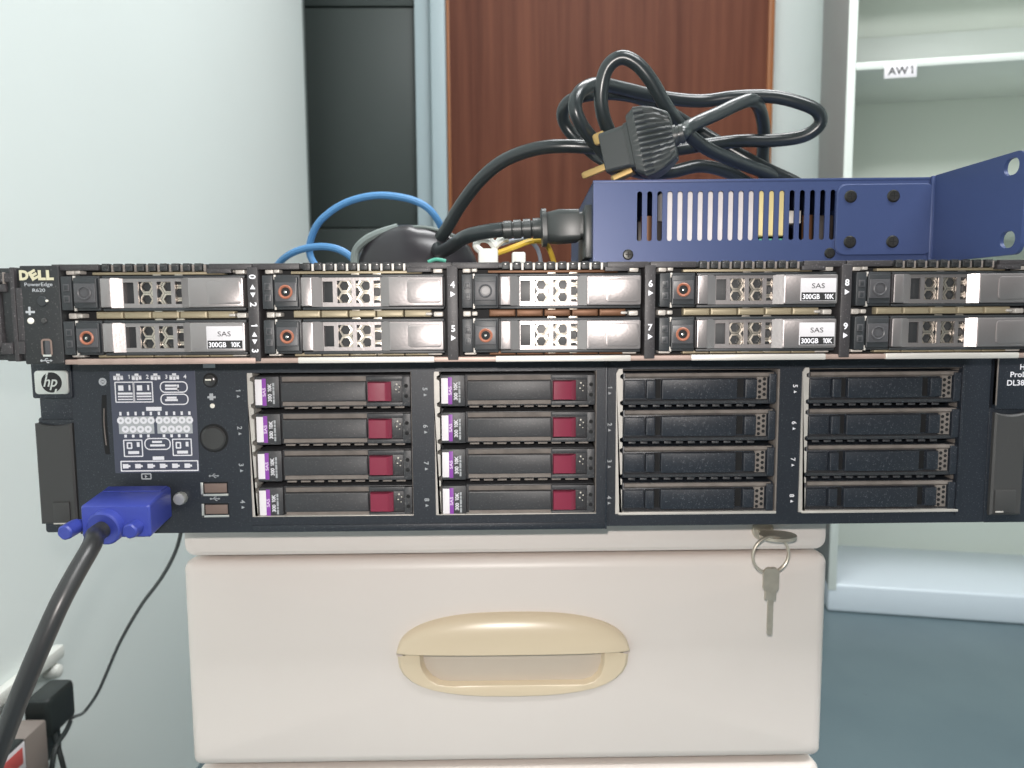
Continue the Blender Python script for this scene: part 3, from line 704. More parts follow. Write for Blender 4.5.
def dell_drive(hollow, kind):
    """origin at the carrier's left edge, carrier centre height, front plane y=0"""
    d = B('dell_dark'); d.box(0.2, 4.6, 0.4, 60, -7.0, 7.0, 0.4); d.box(4.4, 15.4, 2.0, 60, -7.2, 7.2, 0.3); d.box(15.4, 75.4, 6.2, 60, -7.0, 7.0, 0.3)
    d.box(16.2, 75.2, 2.2, 7, 6.0, 7.2, 0.3); d.box(16.2, 75.2, 2.2, 7, -7.4, -6.2, 0.3)
    d.box(4.8, 5.6, 1.2, 3, 5.2, 7.2, 0.1, 'zinc'); d.box(4.8, 5.6, 1.2, 3, -7.3, -5.2, 0.1, 'zinc')
    root = d.build('hard_drive')
    b = B('button_grey'); b.slab(1.2, 3.8, 0.9, 3.8, 2, 0.1, 0.2, 0.15); b.slab(1.2, 3.8, -3.8, -0.9, 2, 0.1, 0.2, 0.15)
    b.slab(1.7, 3.3, 1.4, 3.3, 1, 0.0, 0.1, 0.1, 'dell_dark'); b.slab(1.7, 3.3, -3.3, -1.4, 1, 0.0, 0.1, 0.1, 'dell_dark'); b.build('indicator_lights', root)
    b = B('dell_dark'); b.slab(5.2, 14.8, -6.2, 6.4, 6, 0.4, 0.3, 0.5); b.slab(5.6, 14.4, -3.9, 4.0, 3, -0.2, 0.3, 0.3, 'button_grey')
    ring_part(b, 10.0, 0.1, -0.3, hollow); b.build('release_button', root)
    # lever in plan: strip, slope down, recessed grille with four windows, slope up, end plate
    b = B('lever'); t = 6.2
    b.slab(16.2, 20.6, -5.9, 6.1, 6.4, 0.4, 0.3, 0.4)
    b.box(15.5, 16.0, 1.0, 6, -5.8, 5.9, 0.1, 'dell_div')
    za, zb_ = -6.1, 6.2
    def ramp(x0, y0, x1, y1):
        b.loft([[(x0, y0, za), (x0, y0, zb_), (x0, 6.4, zb_), (x0, 6.4, za)], [(x1, y1, za), (x1, y1, zb_), (x1, 6.4, zb_), (x1, 6.4, za)]])
    ramp(20.5, 0.5, 24.4, GR); ramp(48.6, GR, 52.4, 0.4)
    b.plate_holes(24.3, 48.7, za, zb_, GR, GR+1.0, [(24.6, 28.8, -4.3, 4.4), (30.6, 36.6, -4.6, 4.7), (38.4, 44.2, -4.6, 4.7), (45.9, 48.9, -4.6, 4.7)])
    b.slab(52.3, 75.0, -6.1, 6.2, 6.4, 0.1, 0.6, 0.5)
    if kind == 'emboss':
        b.slab(60.2, 74.2, -4.7, 4.9, 1, -0.25, 1.3, 0.2)
    b.build('lever', root)
    b = B('comb'); pitch_ = 5.4
    for ci in range(1, 5):
        for cj in range(-1, 2):
            cx, cz = 33.4+(ci-1)*4.55, cj*5.25+(2.6 if ci % 2 else 0)
            if abs(cz) > 5.6: continue
            a_ = [(cx+2.95*math.cos(q), GR+1.6, cz+2.95*math.sin(q)) for q in [PI/3*i for i in range(6)]]
            b_ = [(cx+2.1*math.cos(q), GR+1.5, cz+2.1*math.sin(q)) for q in [PI/3*i for i in range(6)]]
            c_ = [(cx+2.1*math.cos(q), GR+2.6, cz+2.1*math.sin(q)) for q in [PI/3*i for i in range(6)]]
            b.loft([a_, b_, c_], None, False, False)
    b.build('honeycomb', root)
    if kind == 'label':
        b = B('dell_label'); b.slab(59.2, 74.2, -4.9, 4.6, 0.4, -0.15, 0.3, 0.1); b.rect(59.6, 74.0, -4.7, -1.3, -0.2, 'print_black')
        b.text('SAS', 66.6, 1.5, 2.1, -0.22, 'print_black', width=5.4); b.text('300GB  10K', 66.7, -3.0, 2.1, -0.26, 'print_white', width=13.2, bold=0.02)
        b.build('drive_label', root, label='white drive label with black strip')
    return root
protos = {}
for i in range(5):
    for rr in range(2):
        key = ((i, rr) in RINGS, 'label' if (i, rr) in LABELS else 'emboss')
        loc = (DX[i]*MM, 0, RZ[rr]*MM)
        if key not in protos:
            o = dell_drive(*key); protos[key] = o; o.parent = de; o.location = loc
        else: copy_tree(protos[key], de, loc)
# dividers with bay numbers
for i in range(5):
    x = DX[i]+79.0
    b = B('dell_div'); b.box(x-2.4, x+2.1, 0.6, 14, 0.9, 40.0, 0.4)
    if i == 0: rows = (('0', 36.0), ('<', 31.8), ('>', 28.6), ('2', 24.6), ('1', 16.0), ('<', 12.2), ('>', 9.2), ('3', 5.4))
    elif i < 4: rows = ((str(2+2*i), 32.4), ('>r', 28.4), (str(3+2*i), 14.2), ('>r', 10.2))
    else: rows = ()
    for s_, z in rows:
        if s_ == '<': b.poly([(x-1.2, z-0.9), (x+1.0, z-0.9), (x-0.1, z+1.1)], 0.5, 'print_white')
        elif s_ == '>': b.poly([(x-1.2, z+0.9), (x+1.0, z+0.9), (x-0.1, z-1.1)], 0.5, 'print_white')
        elif s_ == '>r': b.poly([(x-0.9, z-1.2), (x+1.1, z), (x-0.9, z+1.2)], 0.5, 'print_white')
        else: b.text(s_, x, z, 2.7, 0.5, 'print_white', -90 if i == 0 else 0, bold=0.025)
    b.build('bay_divider', de)
# control panel and left ear
b = B('dell_black'); b.slab(-197.2, -181.2, 0.4, 41.0, 15, 0.4, 0.5, 0.4); b.build('control_panel', de)
b = B('gold_letter'); y = 0.1
b.text('D', -195.3, 37.2, 3.7, y, width=3.8, bold=0.06); b.text('E', -191.4, 37.3, 3.5, y-0.05, rot=28, width=3.2, bold=0.06)
b.text('L', -188.0, 37.2, 3.7, y, width=3.1, bold=0.06); b.text('L', -184.7, 37.2, 3.7, y, width=3.1, bold=0.06)
b.text('PowerEdge', -189.6, 33.4, 1.5, y, 'print_grey', width=11.4, bold=0.01); b.text('R620', -189.6, 31.0, 1.4, y, 'print_grey', width=5.2, bold=0.01)
b.build('maker_lettering', de, label="pale raised maker's lettering")
b = B('dell_dark'); b.disc(-188.6, 26.4, [(2.2, 1), (2.2, 0.1), (1.8, -0.2)], n=20); b.disc(-186.6, 26.6, [(0.55, 1), (0.5, -0.2), (0.2, -0.4)], 'led', 10); b.build('power_button', de)
b = B('led'); b.disc(-193.8, 18.4, [(1.4, 1), (1.3, 0.0), (0.8, -0.3)], n=16); b.disc(-188.4, 18.4, [(1.3, 1), (1.2, 0.0), (0.8, -0.3)], 'lens_grey', 16)
b.rect(-195.6, -191.8, 21.6, 22.5, 0.1, 'print_grey'); b.rect(-194.4, -193.5, 20.8, 24.2, 0.08, 'print_grey'); b.build('indicator_lights', de)
b = B('usb_tongue'); b.outline(-190.2, -185.6, 3.6, 11.0, 0.8, 1.4, 0.05); b.slab(-188.6, -186.6, 4.4, 10.2, 1, 0.1, 0.3, 0.1, 'button_grey'); b.rect(-189.6, -186.2, 3.6, 4.4, -0.0, 'plate_silver')
usb_icon(b, -188.4, 1.9, 4.0, 0.05, 'print_grey'); b.build('usb_port', de)
b = B('dell_black'); b.slab(-228, -196.4, 2.0, 40.2, 18, 3.0, 1.0, 0.5); b.build('mounting_ear', de)
b = B('dell_div'); b.slab(-227, -206.6, 4, 38.2, 6, 1.6, 1.0, 0.6, 'dell_black'); b.slab(-205.8, -199.4, 1.6, 40.0, 6, 2.0, 0.5, 0.5, 'dell_black')
b.slab(-211.5, -203.4, 30.2, 33.6, 6, 0.6, 0.5, 0.6); b.slab(-208.2, -206.4, 9, 30, 6, 0.9, 0.4, 0.6); b.slab(-201.6, -199.6, 1.5, 40.4, 6, 0.4, 0.4, 0.5); b.slab(-199.4, -196.6, 10, 32, 6, 0.2, 0.4, 0.5)
b.slab(-215, -206, 6.4, 14.6, 6, -0.2, 2.5, 1.2); b.slab(-207, -202, 4.4, 9.4, 6, 0.2, 0.6, 0.6); b.slab(-214, -200.6, 34.2, 38, 6, 0.9, 0.6, 0.5)
b.slab(-204.4, -203.9, 33.6, 38.4, 6, 0.4, 0.2, 0.1, 'hp_dust'); b.slab(-199.6, -196.8, 4.6, 10, 6, 0.0, 0.3, 0.4); b.build('ear_latch', de)
b = B('dell_black'); b.slab(231.5, 248, 2.0, 40.2, 18, 2.0, 1.0, 0.5); b.build('mounting_ear', de)

# ------------------------------------------------------------------ blue vented case on top of the servers
ZT = 0.8183
blu = thing('rackmount_case', 'blue slotted metal case with a bent rack ear, on top of the slim server', 'electronic device', (0.2015, -0.0105, ZT), math.radians(-2.2))
XL = -157.2; BD = 190; BH = 39.6
b = B('blue_paint'); nsl = 20; p0 = -135.6; pit = 4.72
xs0 = p0-pit/2; z0s, z1s = 11.6, 34.6
b.plate_holes(XL, 0, 0, BH, 0, 1.0, [(xs0, xs0+nsl*pit, z0s-1, z1s+1)])
for q in range(nsl):
    cx, cz = xs0+pit*(q+0.5), (z0s+z1s)/2
    base = rrect(pit/2, (z1s-z0s)/2+1, 0.001, 4)
    cap = rrect(1.2, (z1s-z0s)/2, 1.19, 4)
    b.loft([[(cx+a, 0, cz+c_) for a, c_ in base], [(cx+a, 0, cz+c_) for a, c_ in cap], [(cx+a, 1.0, cz+c_) for a, c_ in cap]], None, False, False)
b.box(XL, XL+1, 1, BD, 0, BH); b.box(-1, 0, 1, BD, 0, BH); b.box(XL+1, -1, BD-1, BD, 0, BH); b.box(XL, 0, 1.0, BD, BH-1.0, BH); b.box(XL+1, -1, 1, BD-1, 0, 1)
b.box(XL-0.2, 0, -0.25, 1.2, BH-0.9, BH+0.25, 0.15)
b.build('housing', blu)
b = B('blue_paint'); L = []
for y, ins in ((0, 0), (-0.9, 0), (-1.4, 0.5)):
    L.append([(-22.0+a, y, 20.6+c_) for a, c_ in rrect(22.6-ins, 16.4-ins, 4.2, 5)])
b.loft(L)
# ear bent toward the viewer, with two rack slots
def ear(y): return y
EY0, EY1 = -1.6, -62.5
outer = []; ycen, zcen = (EY0+EY1)/2, 20.5; hw, hh = abs(EY1-EY0)/2, 20.2
for a, c_ in rrect(hw, hh, 5.5, 5): outer.append((ycen-a, zcen+c_))
outer = [(yy if not (yy > EY0-6) else (yy if abs(zz-zcen) < hh-5 else yy), zz) for yy, zz in outer]
xa, xb = 0.0, 1.6
def hole_loop(cy, cz): return [(cy+a, cz+c_) for a, c_ in rrect(4.6, 3.3, 3.2, 5)]
# split plate: body strip plus two end cells that carry the slots
cells = [(EY0, -48.5, 0.6, 40.4, None), (-48.5, EY1, 0.6, 20.5, (-54.4, 6.7)), (-48.5, EY1, 20.5, 40.4, (-54.4, 35.0))]
for ya, yb_, za, zb_, ho in cells:
    if ho is None:
        b.box(xa, xb, yb_, ya, za, zb_); continue
    cy, cz, w_, h_ = (ya+yb_)/2, (za+zb_)/2, abs(ya-yb_)/2, (zb_-za)/2
    top = zb_ > 30
    base = []
    for a, c_ in rrect(w_, h_, 0.001, 5): base.append((cy+a, cz+c_))
    # round the free corner
    rr_ = 4.5; fixed = []
    for yy, zz in base:
        ey = yy-EY1; ez = (40.4-zz) if top else (zz-0.6)
        if ey < 0.1 and ez < 0.1: fixed.append(None)
        else: fixed.append((yy, zz))
    nfix = [i for i, v_ in enumerate(fixed) if v_ is None]
    for j_, i in enumerate(nfix):
        t_ = j_/(len(nfix)-1)*PI/2
        if top: fixed[i] = (EY1+rr_-rr_*math.sin(t_), 40.4-rr_+rr_*math.cos(t_))
        else: fixed[i] = (EY1+rr_-rr_*math.cos(t_), 0.6+rr_-rr_*math.sin(t_))
    ih = hole_loop(*ho)
    b.loft([[(xa, yy, zz) for yy, zz in fixed], [(xa, yy, zz) for yy, zz in ih], [(xb, yy, zz) for yy, zz in ih], [(xb, yy, zz) for yy, zz in fixed], [(xa, yy, zz) for yy, zz in fixed]], None, False, False)
b.box(-1.6, 1.6, -1.7, 1.0, 0.6, 40.4, 0.8)
for v in b.bm.verts:
    if v.co.y < -1.8: v.co.x -= (v.co.y+1.8)*0.042
b.build('rack_ear', blu)
for x, z in ((-38.4, 31.2), (-18.8, 31.2), (-38.0, 10.4), (-18.4, 10.4)):
    b = B('screw'); b.disc(x, z, [(2.9, -1.2), (2.9, -1.6), (2.3, -2.2), (1.0, -2.3)], n=20)
    b.rect(x-1.5, x+1.5, z-0.25, z+0.25, -2.36, 'recess'); b.rect(x-0.25, x+0.25, z-1.5, z+1.5, -2.37, 'recess'); b.build('screw', blu)
for x, z in ((-140.8, 5.4), (-46.6, 5.4)):
    b = B('screw'); b.disc(x, z, [(2.5, 0.3), (2.5, -0.3), (2.0, -0.8), (0.9, -0.9)], n=20)
    b.rect(x-1.3, x+1.3, z-0.22, z+0.22, -0.95, 'recess'); b.rect(x-0.22, x+0.22, z-1.3, z+1.3, -0.96, 'recess'); b.build('screw', blu)
b = B('board_dark'); b.box(XL+4, -4, 6, BD-6, 1.5, 4, 0.2); b.box(XL+22, XL+34, 9, 34, 4.2, 22, 1); b.box(-50, -42, 8, 30, 4.2, 24, 1)
b.box(-123.2, -79.2, 5.5, 40, 4.2, 36, 0.6, 'board_white'); b.box(-78.6, -65.5, 5.2, 30, 14, 36, 1, 'board_yellow'); b.box(-78, -66, 6, 30, 4.2, 13, 0.6, 'teal_wire')
b.axis((-130.5, 10, 10), (0, 0, 1), [(0, 3.2), (14, 3.2), (14.3, 2)], 'copper', 16); b.box(-64, -58, 7, 20, 20, 26, 0.3, 'zinc'); b.axis((-54, 10, 4), (0, 0, 1), [(0, 2.5), (20, 2.5)], 'copper', 14)
b.build('circuit_board', blu)
b = B('plug'); b.box(XL-3.4, XL+1, 9, 58, 4.5, 30, 0.8); b.build('power_inlet', blu)

# ------------------------------------------------------------------ black power cord with connector and plug
cordt = thing('power_cable', 'coiled black power cord with ridged three-pin plug lying on the blue case', 'power cord', (0.08, 0.04, ZT+0.04))
off = Matrix.Translation((-80, -40, -(ZT+0.04)*1000))
yc = 24
pa, pb = Vector(atm(584, 226, yc/1000)), Vector(atm(502, 230, yc/1000)); ax = (pb-pa).normalized()
def rr_sec(c0, hy, hz, r_):
    u = Vector((0, 1, 0)); w = ax.cross(u).normalized(); u = w.cross(ax)
    return [tuple(c0+u*a+w*c_) for a, c_ in rrect(hy, hz, r_, 4)]
b = B('plug'); ln = (pb-pa).length; u_ = ln/82
secs = [(0, 10.5, 6.2, 2), (6.5*u_, 10.5, 6.2, 2), (6.6*u_, 11.6, 7.6, 2.5), (26*u_, 11.6, 8.0, 3), (36*u_, 9, 7.4, 4), (38*u_, 8.6, 7.2, 4), (38.1*u_, 9.4, 9.2, 5), (42.5*u_, 9.4, 9.2, 5), (43*u_, 6.2, 5.6, 4)]
b.loft([rr_sec(pa+ax*s_, a, c_, r_) for s_, a, c_, r_ in secs])
prof = [(43*u_, 5.4)]
for q in range(4):
    s0 = 43*u_+q*9.6*u_; prof += [(s0+0.6, 5.2-q*0.2), (s0+8.2*u_, 5.2-q*0.2), (s0+8.3*u_, 4.0), (s0+9.4*u_, 4.0)]
b.axis(pa, ax, prof, None, 18)
b.xform(off); b.build('connector', cordt, label='black appliance connector pushed into the blue case')
# plug
pc = Vector(atm(618, 152, 0.047)); pt = Vector(atm(670, 137, 0.038)); axp = (pt-pc).normalized()
up_ = Vector((0.12, -0.1, 1)); up_ = (up_-axp*up_.dot(axp)).normalized(); sd = axp.cross(up_).normalized()
def psec(s_, hw_, hh_, r_, ribs=0.0, dz=0):
    c0 = pc+axp*s_+up_*dz; pts = rrect(hw_, hh_, r_, 6, 64); o_ = []
    for i, (a, c_) in enumerate(pts):
        k_ = 1-ribs*(0.5+0.5*math.cos(2*PI*c_/2.7)) if ribs else 1
        o_.append(tuple(c0+sd*a*k_+up_*c_))
    return o_
b = B('plug')
b.loft([psec(-7.0, 9.6, 9.8, 2), psec(-6.5, 10.2, 10.4, 2.2), psec(6.5, 10.6, 11.0, 2.4), psec(6.6, 11.0, 11.6, 2.4), psec(8.6, 11.2, 12.0, 2.4), psec(9, 12.2, 15.0, 3), psec(13.0, 12.8, 17.4, 2.2), psec(13.4, 12.8, 17.9, 2.2, 0.06),
        psec(18, 11.6, 17.4, 2.0, 0.12), psec(23, 9.6, 15.8, 1.8, 0.15), psec(27, 7.6, 13.6, 1.6, 0.17), psec(29.5, 6.4, 11.8, 1.6, 0.12), psec(30, 5.0, 9.0, 1.6)])
b.axis(pc, axp, [(29, 5.6), (31.5, 5.4), (31.6, 4.6), (33, 4.6), (33.1, 5.0), (35, 4.8), (35.1, 4.0)], None, 18)
b.xform(off); b.build('plug', cordt, label='dark grey ridged plug')
for dz, ds, rot_ in ((-4.6, -5.2, 0), (9.0, 2.5, 1), (-11.4, 5.0, 1)):
    p_ = pc-axp*6.6+up_*dz+sd*ds
    b = B('brass'); dirp = (-axp+Vector((0, 0, -0.12))).normalized()
    w_, t_ = (1.9, 1.0) if not rot_ else (2.2, 2.6)
    ln_ = 16 if not rot_ else 7
    if dz < -10: p_ = pc+axp*4-up_*12.0+sd*1; dirp = (-axp*0.8-up_*0.12).normalized(); ln_ = 10; w_, t_ = 1.6, 5
    if dz > 8: p_ = p_-sd*0; w_, t_ = 3.0, 2.4; ln_ = 4.5
    uu = (up_-dirp*up_.dot(dirp)).normalized(); ww = dirp.cross(uu)
    b.loft([[tuple(p_+dirp*s_+uu*a+ww*c_) for a, c_ in rrect(w_*k_, t_*k_, 0.6*k_, 3)] for s_, k_ in ((-2, 1), (ln_-1.5, 1), (ln_-0.4, 0.8), (ln_, 0.45))])
    b.xform(off); b.build('plug_pin', cordt, label='brass plug pin')
path = [(503, 229.5, .024), (485, 232, .026), (465, 237, .034), (452, 246, .06), (440, 252, .085), (437, 244, .10), (447, 228, .095), (462, 203, .088), (482, 178, .08), (505, 160, .075), (535, 149, .07), (565, 146, .066), (600, 148, .066),
        (640, 152, .074), (672, 150, .082), (705, 145, .088), (740, 141, .09), (775, 140.5, .088), (804, 136, .084), (820, 124, .08), (817, 111, .078), (797, 102, .078), (770, 96.5, .08), (735, 97, .083), (700, 101, .086), (660, 97, .082), (625, 89, .074), (598, 84, .064), (581, 91, .054), (575, 106, .05), (581, 124, .052), (594, 141, .058), (612, 160, .066), (640, 172, .078), (670, 172, .085), (700, 166, .09), (728, 172, .095),
        (750, 184, .10), (776, 190, .104), (784, 182, .10), (764, 172, .092), (735, 161, .082), (706, 148, .07), (684, 130, .06), (667, 108, .052), (652, 82, .047), (637, 64, .045), (621, 57.5, .045), (607, 68, .047), (601, 92, .05), (603, 115, .054), (611, 135, .06), (622, 152, .07), (620, 166, .085), (600, 158, .1), (580, 142, .105), (566, 126, .105), (563, 111, .10), (573, 99, .096), (600, 93.5, .09), (632, 96, .09), (660, 107, .094), (690, 125, .1), (725, 146, .1), (765, 168, .096), (798, 184, .096),
        (806, 196, .10), (790, 200, .11), (768, 186, .115), (763, 160, .11), (764, 132, .10), (760, 110, .085), (752, 100.5, .072), (738, 104, .066), (718, 113.5, .059), (702, 120.5, .053), (687, 128, .047)]
b = B('cord'); b.tube([atm(*p) for p in path]+[tuple(pc+axp*q_) for q_ in (34, 30)], 3.75, None, 14, 6); b.xform(off); b.build('cable', cordt)

# ------------------------------------------------------------------ mouse, blue network cable, loose white connectors
ms = thing('computer_mouse', 'rounded black mouse lying on the server next to the blue cable', 'mouse', (-0.058, 0.115, ZT))
b = B('mouse'); L = []
mc = at(420, 262, 0.115)*1000
for j in range(9):
    f = j/8; a_ = PI/2*f; rr_ = math.cos(a_)**0.6; z = 29*math.sin(a_)
    L.append([(38*rr_*math.cos(q)*1.0-3*f, 26*rr_*math.sin(q), z+1.5+(0 if math.cos(q) > 0 else 1.5*f)) for q in [2*PI*i/40 for i in range(40)]])
b.loft([[(x*0.96, y*0.96, 0.2) for x, y, z in L[0]]]+L); mo = b.build('shell', ms, loc=((mc.x+58)*MM-0.001, 0, 0))
b = B('mouse_rim'); b.tube([(-38, -9, 5), (-37, -10, 15), (-31, -12, 21.5), (-22, -12, 26), (-11, -10, 29.5)], 2.6, None, 8, 6); b.tube([(-8, -10, 29.6), (4, -12, 29.6), (14, -14, 27.4), (24, -14, 23.5)], 1.0, None, 8, 6); b.build('rim', ms, loc=((mc.x+58)*MM-0.001, 0, 0))
net = [(268, 280, .2), (276, 267, .185), (287, 256, .172), (303, 249, .165), (322, 246.5, .16), (340, 250, .158), (354, 260, .16), (362, 274, .165), (345, 274, .17), (322, 271, .175), (310, 255, .175), (312, 236, .17), (322, 219, .165), (345, 203, .162), (375, 195.5, .16), (405, 198, .16), (425, 206, .162), (437, 219, .166), (444, 236, .175), (450, 262, .19)]
b = B('net_blue'); b.tube([atm(*p) for p in net], 2.45, None, 10, 6); tag(b.build('network_cable'), 'blue network cable arching up behind the black mouse', 'cable')
wc = thing('wire_connector', 'white wire plug with a yellow lead, beside the black mouse', 'connector', (-0.003, 0.062, ZT)); o3 = Matrix.Translation((3, -62, -ZT*1000))
b = B('white_plastic'); p_ = Vector(atm(490, 257, .062))
b.box(p_.x-6.5, p_.x+4.5, p_.y-4, p_.y+6, ZT*1000+0.2, p_.z+4.5, 1.2); b.tube([atm(482, 252, .06), atm(476, 246, .06), atm(480, 239.5, .06), atm(489, 240, .06), atm(495, 247, .061)], 2.0, None, 8, 6)
b.tube([atm(493, 248, .062), atm(501, 240, .062), atm(508, 237.5, .062)], 2.2, None, 8, 5); b.xform(o3); b.build('housing', wc)
b = B('yellow_wire'); b.tube([atm(494, 254, .062), atm(505, 250.5, .062), atm(518, 245.5, .063), atm(532, 241, .066), atm(545, 243, .074), atm(552, 256, .08), atm(556, 272, .084)], 1.55, None, 8, 5); b.xform(o3); b.build('lead', wc, label='yellow lead')
b = B('grey_wire'); b.tube([atm(493, 247, .064), atm(503, 243.5, .064), atm(516, 240, .066), atm(528, 240, .07), atm(538, 250, .08), atm(542, 270, .084)], 1.2, None, 8, 5); b.xform(o3); b.build('lead', wc, label='grey lead')
b = B('white_plastic'); p_ = Vector(atm(519, 257, .06)); b.box(p_.x-4, p_.x+3.6, p_.y-3, p_.y+5, ZT*1000+0.2, p_.z+2.6, 1.1); b.box(p_.x-2, p_.x+2, p_.y-3.6, p_.y-2.8, p_.z-4, p_.z+1, 0.3)
tag(b.build('wire_connector'), 'tiny white block connector standing below the yellow lead', 'connector')
b = B('teal_wire'); b.tube([atm(428, 262, .02), atm(436, 259.4, .02), atm(446, 261, .02)], 0.9, None, 8, 4); tag(b.build('wire'), 'short green wire end in front of the black mouse', 'wire')

# ------------------------------------------------------------------ display cable with blue plug
vg = thing('display_cable', 'thick black cable with a blue screw plug in the taller server', 'cable', (-0.172, -0.03, 0.705)); o2 = Matrix.Translation((172, 30, -705))
zb0 = 690.0
b = B('vga_blue'); dx_, dzv = 1.6, -0.4
def vsec(y, x0, x1, z0, z1, r_): return [((x0+x1)/2+a, y, zb0+(z0+z1)/2+c_) for a, c_ in rrect((x1-x0)/2, (z1-z0)/2, r_, 4)]
b.loft([vsec(-5.2, -189.4, -159.0, 9.2, 24.4, 1.2), vsec(-14, -188.8, -158.6, 8.6, 24.0, 1.2), vsec(-31.0, -187.9, -157.2, 7.6, 22.4, 1.2), vsec(-32, -187.2, -157.9, 8.2, 21.8, 1.0)])
b.box(-188, -160.8, -5.2, -1.0, zb0+10.6, zb0+21.5, 0.6, 'plate_silver')
b.loft([vsec(-6, -188.2, -160.0, 24.0, 25.0, 0.3), vsec(-13, -187.6, -160.4, 23.6, 24.4, 0.3)])
b.xform(o2); b.build('plug_housing', vg, label='blue plastic display plug')
cb = Vector((-176.4, -31, zb0+13.0)); da = Vector((-0.10, -1, -0.16)).normalized()
b = B('vga_blue'); b.axis(cb+da*-2, da, [(0, 7.9), (5, 7.9), (5.6, 7.6), (5.9, 7.0), (5.4, 4.2)], None, 28); b.xform(o2); b.build('strain_relief', vg)
for x, z in ((-191.0, 12.6), (-163.2, 12.6)):
    b = B('vga_blue'); b.axis((x, -31 if x < -180 else -30, zb0+z), (-0.05, -1, -0.06), [(-4, 2.2), (-1, 2.4), (-0.9, 3.4), (7.6, 3.4), (8.4, 2.8)], None, 18, shape=lambda i: 1.0 if i % 3 else 0.93); b.xform(o2); b.build('thumbscrew', vg)
path = [cb+da*4, cb+da*10, Vector(atm(92, 545, -.052)), Vector(atm(76, 573, -.062)), Vector(atm(60, 603, -.070)), Vector(atm(46, 634, -.075)), Vector(atm(33, 664, -.078)), Vector(atm(19, 698, -.079)), Vector(atm(6, 732, -.077)), Vector(atm(-8, 770, -.072)), Vector(atm(-22, 815, -.06)), Vector(atm(-30, 870, -.04)), Vector((-300, 10, 420)), Vector((-320, 80, 200)), Vector((-330, 160, 40)), Vector((-310, 230, 4.2)), Vector((-240, 330, 4.2))]
b = B('vga_cord'); b.tube([tuple(p) for p in path], 3.9, None, 16, 6); b.xform(o2); b.build('cable', vg)

# ------------------------------------------------------------------ wall adapter, power strip, cap on the left wall
def lw(px, py, x):
    d = fwd*FPX+rt*(px-512)+up*(384-py); return CAM+d*((x-CAM.x)/d.x)
q0 = lw(38, 752, -0.49)
pw = thing('power_strip', 'black power strip with a red and white tag, on the left wall', 'power strip', (-0.5, q0.y, q0.z-0.05))
fx = -0.468; ye = (lw(26, 745, fx).y-q0.y)*1000; zt2 = (lw(26, 737, fx).z-q0.z+0.05)*1000; fl_ = (fx+0.5)*1000
b = B('adapter'); b.box(-34, fl_, -320, ye, zt2-48, zt2, 3); b.build('body', pw)
y2 = (lw(49, 745, fx).y-q0.y)*1000
b = B('strip_grey'); b.box(-34, fl_-0.6, ye+0.1, y2, zt2-70, zt2-1, 2.5); b.build('socket_end', pw, label='taupe socket end')
b = B('label_white'); b.box(fl_, fl_+0.6, -260, ye-3, zt2-30, zt2-2, 0.2); b.box(fl_+0.5, fl_+0.9, -240, ye-7, zt2-22, zt2-6, 0.1, 'red_tag'); b.build('warning_tag', pw, label='red and white tag')
ax_ = (-0.471-q0.x)*1000; za_, zb2 = (lw(47, 741, -0.471).z-q0.z)*1000, (lw(47, 702, -0.471).z-q0.z)*1000
b = B('adapter'); b.box(-33, fl_-14, y2-1, y2+46, zt2-60, za_+46, 2); b.build('neck', pw)
ad = thing('power_adapter', 'black plug-in power adapter with a thin cable, on the power strip', 'power adapter', q0)
ya_, yb2 = (lw(47, 700, -0.471).y-q0.y)*1000, (lw(76, 700, -0.471).y-q0.y)*1000
b = B('adapter'); b.loft([[(ax_-13+a*k_, (ya_+yb2)/2+c_*k_, z) for a, c_ in rrect(13, (yb2-ya_)/2, 5, 5)] for z, k_ in ((za_, 0.96), (za_+3, 1), (zb2-6, 1.0), (zb2-1.5, 0.95), (zb2, 0.86))])
b.box(ax_-22, ax_-4, ya_+14, yb2-14, za_-4, za_+1, 1); b.build('body', ad)
cp = [lw(70, 719, -0.476), lw(75.5, 716, -0.472)] + [at(*p) for p in ((84, 712, .52), (97, 694, .50), (107, 672, .47), (120, 642, .44), (140, 607, .40), (160, 580, .36), (174, 555, .33), (181, 532, .31), (183, 505, .30), (178, 480, .30))]
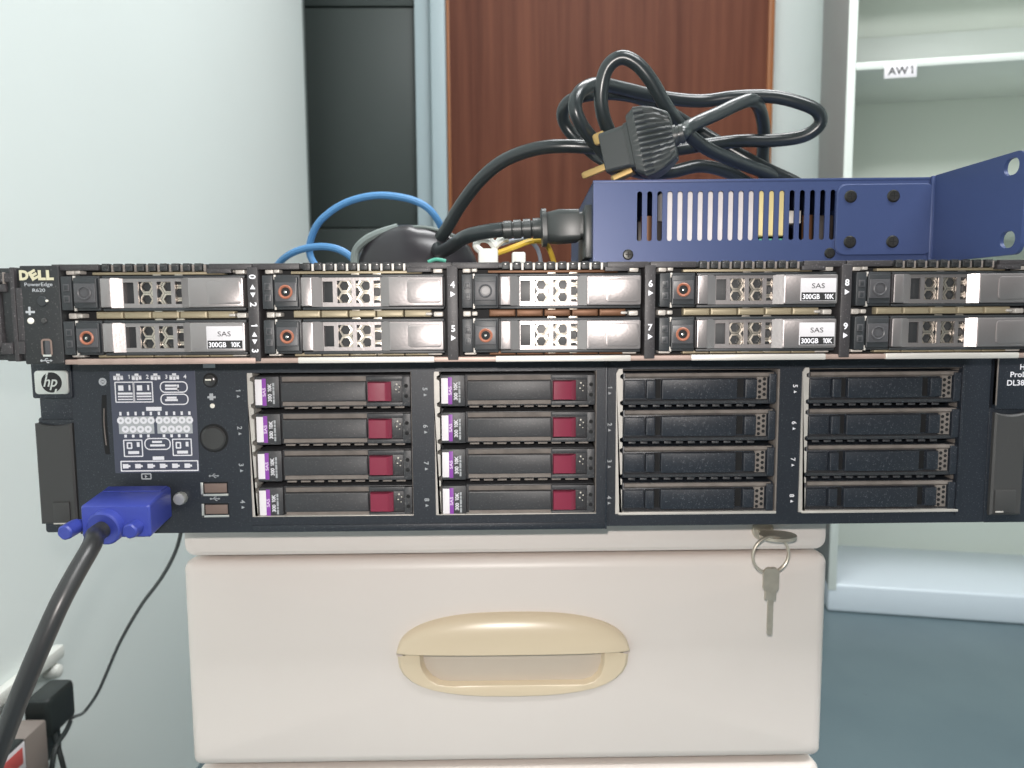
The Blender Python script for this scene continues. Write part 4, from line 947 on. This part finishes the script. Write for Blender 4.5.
b = B('thin_cord'); b.tube([tuple((p-q0)*1000) for p in cp], 1.8, None, 8, 6); b.build('cable', ad)
cp = [lw(70, 722, -0.478), lw(66, 731, -0.466), lw(55, 750, -0.455), lw(49, 790, -0.455)]
b = B('adapter'); b.tube([tuple((p-q0)*1000) for p in cp], 2.6, None, 8, 6); b.tube([tuple((lw(*p)-q0)*1000) for p in ((53, 731, -.478), (59, 750, -.46), (68, 785, -.45))], 2.6, None, 8, 6); b.build('lead', ad)
kn = lw(57, 671, -0.524); b = B('white_plastic'); b.axis((-534.6, kn.y*1000, kn.z*1000), (1, -0.0, 0), [(0, 9), (9, 9), (14, 7), (16, 3)], None, 24)
tag(b.build('wall_cap'), 'small round white cap on the wall below the trunking', 'wall fitting')

# ------------------------------------------------------------------ light: ceiling panels and the phone's own flash
def area(name, loc, size, size_y, power, rot=(0, 0, 0), col=(1, 1, 1)):
    l = bpy.data.lights.new(name, 'AREA'); l.shape = 'RECTANGLE'; l.size = size; l.size_y = size_y; l.energy = power; l.color = col
    o = bpy.data.objects.new(name, l); COL.objects.link(o); o.location = loc; o.rotation_euler = rot; return o
area('ceiling_lamp', (0.45, 0.75, 2.58), 1.2, 0.6, 33, col=(1.0, 1.0, 1.0))
area('ceiling_lamp', (0.85, -0.85, 2.58), 1.2, 0.6, 50, col=(1.0, 1.0, 1.0))
fl = bpy.data.lights.new('phone_flash', 'POINT'); fl.energy = 5.2; fl.shadow_soft_size = 0.004; fl.color = (1.0, 0.93, 0.88)
fo = bpy.data.objects.new('phone_flash', fl); COL.objects.link(fo); fo.location = (-0.004, -0.372, 0.822)
w = bpy.data.worlds.new('world'); SC.world = w; w.use_nodes = True
w.node_tree.nodes['Background'].inputs[0].default_value = (0.9, 1.0, 1.0, 1); w.node_tree.nodes['Background'].inputs[1].default_value = 0.1

SC.view_settings.view_transform = 'Standard'; SC.view_settings.look = 'None'
SC.view_settings.exposure = 0.05; SC.view_settings.gamma = 1.0; SC.view_settings.use_curve_mapping = False
SC.cycles.use_denoising = True
